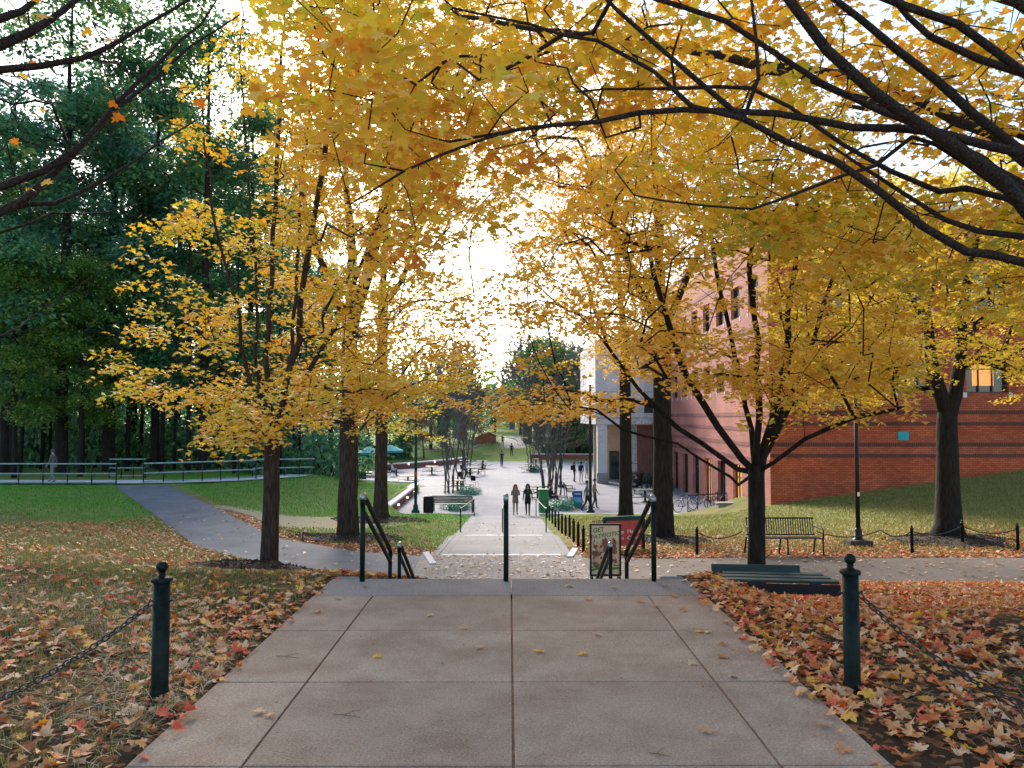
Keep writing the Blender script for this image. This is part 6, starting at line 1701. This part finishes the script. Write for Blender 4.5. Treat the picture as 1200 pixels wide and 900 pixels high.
packs = []
x, y = scatter(52000, 1.72, 12, 2.2, 15.7, lambda x, y: rng.uniform(0, 1, len(x)) < np.clip(.60 + .42 * patch(x, y, 1.0), .10, 1)); packs.append((x, y, 'maple', .14))
x, y = scatter(21000, -9.5, -1.74, 2.2, 12.5, lambda x, y: rng.uniform(0, 1, len(x)) < np.clip(.30 + .38 * patch(x, y, .9, 2) - .22 * sm((-x - 3.6) / 2.5) + .42 * sm((x + 3.0) / 1.2), .13, 1)); packs.append((x, y, 'maple', .16))
x, y = scatter(9000, -12, -1.9, 9, 22, lambda x, y: (y < np.interp(-x, *PATH_NEAR)) & (rng.uniform(0, 1, len(x)) < .44 + .25 * patch(x, y, .7, 4))); packs.append((x, y, 'maple_low', -.12))
x, y = scatter(14000, 1.75, 16, 18.5, 26, lambda x, y: rng.uniform(0, 1, len(x)) < np.clip(1.15 - (y - 19.2) / (6 + .5 * (x > 9)), .03, 1)); packs.append((x, y, 'maple_low', -.12))
x, y = scatter(10000, -12, -1.9, 19, 28, lambda x, y: rng.uniform(0, 1, len(x)) < np.clip(1.05 - (y - np.interp(-x, *PATH_FAR) - .2) / 2.6, .03, 1)); packs.append((x, y, 'maple_low', -.12))
Vs, Fs, vals, nb = [], [], [], 0
for x, y, tp, sh in packs:
    n = len(x); pos, nrm, tip, sz, tpl, cu = lay_leaves(x, y, rng.uniform(.05, .128, n), tp)
    V, F, v = leaf_cloud(pos, nrm, tip, sz, np.clip(rng.beta(1.3, 1.4, n) + sh, 0, 1), tpl, None, cu, rng.normal(.1, .35, n)); Vs.append(V); Fs.append(F + nb); vals.append(v); nb += len(V)
tag(link('fallen_leaves', np_mesh('fallen_leaves', np.vstack(Vs), np.vstack(Fs), np.concatenate(vals), ['litter'])), 'thick litter of fallen orange and tan maple leaves on both sides of the walkway', 'leaves', None, 'stuff')
# scattered leaves on the paths
xs_, ys_ = [], []
for n, x0, x1, y0, y1 in ((260, -1.9, 1.7, 15.9, 19.0), (420, -12, -2, 16.3, 30), (420, 1.8, 14, 15.8, 18.5), (140, -1.6, 1.3, 19, 36)):
    x = rng.uniform(x0, x1, n); y = rng.uniform(y0, y1, n)
    if x0 == -12: k = (y > np.interp(-x, *PATH_NEAR)) & (y < np.interp(-x, *PATH_FAR)); x, y = x[k], y[k]
    xs_.append(x); ys_.append(y)
x = np.concatenate(xs_); y = np.concatenate(ys_); n = len(x); pos, nrm, tip, sz, tpl, cu = lay_leaves(x, y, rng.uniform(.07, .13, n), 'maple_low', .03, .2)
onw = (np.abs(x - LX) < 1.8); pos[:, 2] = np.where(onw, zp(y) + .02, np.where(x > 0, -1.668, np.maximum(pos[:, 2], -1.70))) + rng.uniform(0, .01, n)
V, F, v = leaf_cloud(pos, nrm, tip, sz, rng.beta(2, 2, n), 'maple_low', None, cu)
tag(link('path_leaves', np_mesh('path_leaves', V, F, v, ['litter_tan'])), 'dry leaves blown thinly over the lower paths', 'leaves', None, 'stuff')

x = rng.uniform(-1.8, 1.8, 420); y = rng.uniform(2.6, 7.9, 420); k = rng.uniform(0, 1, 420) < .25 + .75 * (np.abs(x) / 1.8) ** 3; x, y = x[k], y[k]; n = len(x)
pos, nrm, tip, sz, tpl, cu = lay_leaves(x, y, rng.uniform(.008, .028, n), 'oval', .006, .3); pos[:, 2] = rng.uniform(.004, .009, n)
V, F, v = leaf_cloud(pos, nrm, tip, sz, rng.beta(1, 1, n), 'oval', None, cu)
tag(link('leaf_crumbs', np_mesh('leaf_crumbs', V, F, v, ['litter_rust'])), 'tiny leaf crumbs strewn over the walkway slabs', 'crumbs', None, 'stuff')

# grass blades and straw on the near left, some on the right
def blades(n, xr, yr, keep, lo, hi, wd, mt, name, label, lie=.0):
    x, y = scatter(n, *xr, *yr, keep); n = len(x); z = H(x, y); a = rng.uniform(0, 2 * PI, n); h = rng.uniform(lo, hi, n)
    base = np.stack([x, y, z - .004], 1); up = np.stack([np.cos(a) * (.55 + lie), np.sin(a) * (.55 + lie), np.full(n, 1.0 - lie * .92) + rng.normal(0, .1, n) * (1 if lie else .5)], 1); up /= np.linalg.norm(up, axis=1, keepdims=True)
    sd_ = np.stack([-np.sin(a), np.cos(a), np.zeros(n)], 1) * wd; mid = base + up * (h * .55)[:, None] + np.array([0, 0, .02]) ; tipp = base + up * h[:, None] - np.array([0, 0, 1.0]) * (h * (.16 if not lie else .02))[:, None]
    if lie: base[:, 2] += rng.uniform(.006, .035, n); mid[:, 2] += rng.uniform(.0, .02, n); tipp[:, 2] = np.maximum(tipp[:, 2], H(tipp[:, 0], tipp[:, 1]) + .008)
    V = np.stack([base - sd_, base + sd_, mid + sd_ * .8, mid - sd_ * .8, tipp], 1).reshape(-1, 3); o = (np.arange(n) * 5)[:, None, None]
    F = (np.array([[0, 1, 2], [0, 2, 3], [3, 2, 4]])[None] + o).reshape(-1, 3)
    tag(link(name, np_mesh(name, V, F, np.repeat(rng.beta(2, 2, n), 5), [mt])), label, 'grass' if mt != 'straw' else 'straw', None, 'stuff')


blades(150000, (-9.5, -1.86), (2.3, 13), lambda x, y: rng.uniform(0, 1, len(x)) < np.clip(.58 + .40 * patch(x, y, 1.1, 5), .30, 1) * (1.0 - .6 * sm((x + 3) / 1)), .035, .085, .0026, 'blade_dry', 'grass', 'sparse green grass tufts among the left leaves')
blades(60000, (-26, -5), (12, 40), lambda x, y: (y < np.interp(-x, *PATH_NEAR)) & (y < 24 + rng.normal(0, 2, len(x))), .05, .10, .006, 'blade_dry', 'grass', 'short tan and green grass on the left slope')
blades(40000, (-28, -8), (20, 39), lambda x, y: (y < np.interp(-x, *PATH_NEAR)) & (y > 22.5 + rng.normal(0, 2, len(x))), .05, .11, .009, 'blade_lush', 'grass', 'bright short grass below the railing')
blades(70000, (2, 26), (19.5, 37), lambda x, y: (x < 12.2) | (y < 36.3), .05, .13, .009, 'blade_dry', 'grass', 'short grass on the lawn before the brick wall')
blades(60000, (-20, -1.9), (21, 55), lambda x, y: (y > np.interp(-x, *PATH_FAR) + .8) & ((y < 41) | (x < -7)) & (((x - bg[0]) / 4.0) ** 2 + ((y - bg[1]) / 2.8) ** 2 > 1), .05, .12, .010, 'blade_lush', 'grass', 'bright short grass on the left lawn')
blades(22000, (-7.5, -1.84), (2.3, 7.5), lambda x, y: rng.uniform(0, 1, len(x)) < np.clip(.35 + .6 * patch(x, y, 1.4, 1), .04, 1), .08, .26, .0020, 'straw', 'straw', 'dry straw scattered on the left ground', .92)
blades(4200, (1.84, 6.5), (2.3, 6.2), lambda x, y: rng.uniform(0, 1, len(x)) < np.clip(.2 + .7 * patch(x, y, 1.4, 3), .02, 1), .08, .26, .0020, 'straw', 'straw', 'dry straw scattered on the right ground', .92)
blades(7000, (1.84, 8), (2.3, 12), lambda x, y: rng.uniform(0, 1, len(x)) < np.clip(.05 + .6 * patch(x, y, 1.1, 8), .01, 1), .04, .09, .0022, 'blade', 'grass', 'few green grass blades among the right leaves')

# single leaves on the walkway
P_, T_ = TPL['maple']
meshes = []
for k, mt in enumerate(('litter_tan', 'litter_rust', 'leaf_yellow', 'litter_tan', 'litter_rust')):
    cu = np.array([rng.uniform(-1.5, 1.6)]); V, F, v = leaf_cloud(np.zeros((1, 3)), np.array([[.05 * k, .08, 1.0]]), np.array([[0, 1.0, 0]]), np.array([1.0]), np.array([.25 + .14 * k]), 'maple', None, cu)
    V = V + rng.normal(0, .02, V.shape) * np.array([1, 1, 1.5]); meshes.append(np_mesh('walkway_leaf', V, F, v, [mt]))
LV = [(427, 689, 1), (374, 718, 1), (542, 737, 0), (632, 765, 2), (684, 767, 2), (441, 770, 2), (303, 837, 0), (318, 840, 1), (825, 858, 0), (668, 688, 0), (752, 706, 1), (788, 699, 1), (720, 690, 0), (830, 742, 0), (846, 757, 1), (822, 742, 2), (848, 771, 1), (809, 778, 0), (967, 852, 0), (505, 722, 0), (560, 760, 0), (700, 745, 0), (820, 701, 1), (800, 716, 1), (770, 712, 0), (250, 800, 0), (395, 702, 0), (860, 795, 0), (205, 850, 1), (985, 880, 1), (780, 688, 0), (690, 703, 1)]
kinds_ = ['dry tan maple leaf lying on the concrete walkway', 'rusty orange maple leaf lying on the concrete walkway', 'yellow maple leaf lying on the concrete walkway']
for i, (px, py, k) in enumerate(LV):
    r = FWD + RGT * (px - 600) / FPX + UPV * (450 - py) / FPX; q = EYE + r * (-EYE[2] / r[2])
    o = link('walkway_leaf', meshes[{0: (0, 3), 1: (1, 4), 2: (2, 2)}[k][i % 2]], None, (q[0], q[1], .016)); s = .085 + .035 * ((i * 13) % 7) / 7; o.scale = (s, s, s); o.rotation_euler = (0, 0, i * 2.1)
    tag(o, kinds_[k], 'leaf', ('tan leaves on the walkway', 'rusty leaves on the walkway', 'yellow leaves on the walkway')[k])
for px, py, lab, L in ((337, 771, 'forked dry twig on the left slabs of the walkway', .17), (407, 840, 'dry twig near the bottom left of the walkway', .16), (774, 886, 'dry twig near the bottom right of the walkway', .10)):
    r = FWD + RGT * (px - 600) / FPX + UPV * (450 - py) / FPX; q = EYE + r * (-EYE[2] / r[2])
    mb = MB().tube([(-L / 2, .02, .008), (-.02, 0, .012), (L / 2, -.03, .008)], [.003, .003, .0015], 5).tube([(-.02, 0, .010), (L * .2, .06, .012), (L * .35, .075, .008)], [.0025, .002, .001], 5)
    tag(mb.build('dry_twig', 'straw', None, (q[0], q[1], 0)), lab, 'twig')

# ================================================================== LIGHT, SKY, CAMERA
w = bpy.data.worlds.new('World'); scene.world = w; w.use_nodes = True
nt = w.node_tree; bgn = nt.nodes['Background']
sky = nt.nodes.new('ShaderNodeTexSky'); sky.sky_type = 'NISHITA'; sky.sun_disc = False
SUN_EL, SUN_AZ = math.radians(27), math.radians(-16)      # azimuth measured from +Y towards +X
sky.sun_elevation = SUN_EL; sky.sun_rotation = SUN_AZ
sky.air_density = 1.0; sky.dust_density = 1.0; sky.ozone_density = 0.5
nt.links.new(sky.outputs[0], bgn.inputs[0]); bgn.inputs[1].default_value = 0.10
sl = bpy.data.lights.new('sun', 'SUN'); sl.energy = 2.4; sl.angle = math.radians(20); sl.color = (1.0, .90, .78)
so = bpy.data.objects.new('sun', sl); C.objects.link(so)
dv = Vector((math.sin(SUN_AZ) * math.cos(SUN_EL), math.cos(SUN_AZ) * math.cos(SUN_EL), math.sin(SUN_EL)))
so.rotation_euler = dv.to_track_quat('Z', 'Y').to_euler()

cam = bpy.data.cameras.new('camera'); cam.sensor_width = 36; cam.lens = 27; cam.clip_start = .05; cam.clip_end = 3000
co = bpy.data.objects.new('camera', cam); C.objects.link(co); co.location = tuple(EYE)
co.rotation_euler = Matrix(((RGT[0], UPV[0], -FWD[0]), (RGT[1], UPV[1], -FWD[1]), (RGT[2], UPV[2], -FWD[2]))).to_euler()
scene.camera = co
vs = scene.view_settings; vs.view_transform = 'Standard'; vs.look = 'None'; vs.gamma = 1; vs.use_curve_mapping = False; vs.exposure = 1.75
cy = scene.cycles; cy.max_bounces = 5; cy.diffuse_bounces = 3; cy.glossy_bounces = 2; cy.transmission_bounces = 4; cy.transparent_max_bounces = 4
cy.use_denoising = True; cy.denoiser = 'OPENIMAGEDENOISE'; cy.sample_clamp_indirect = 6
cy.use_adaptive_sampling = True; cy.adaptive_threshold = .015
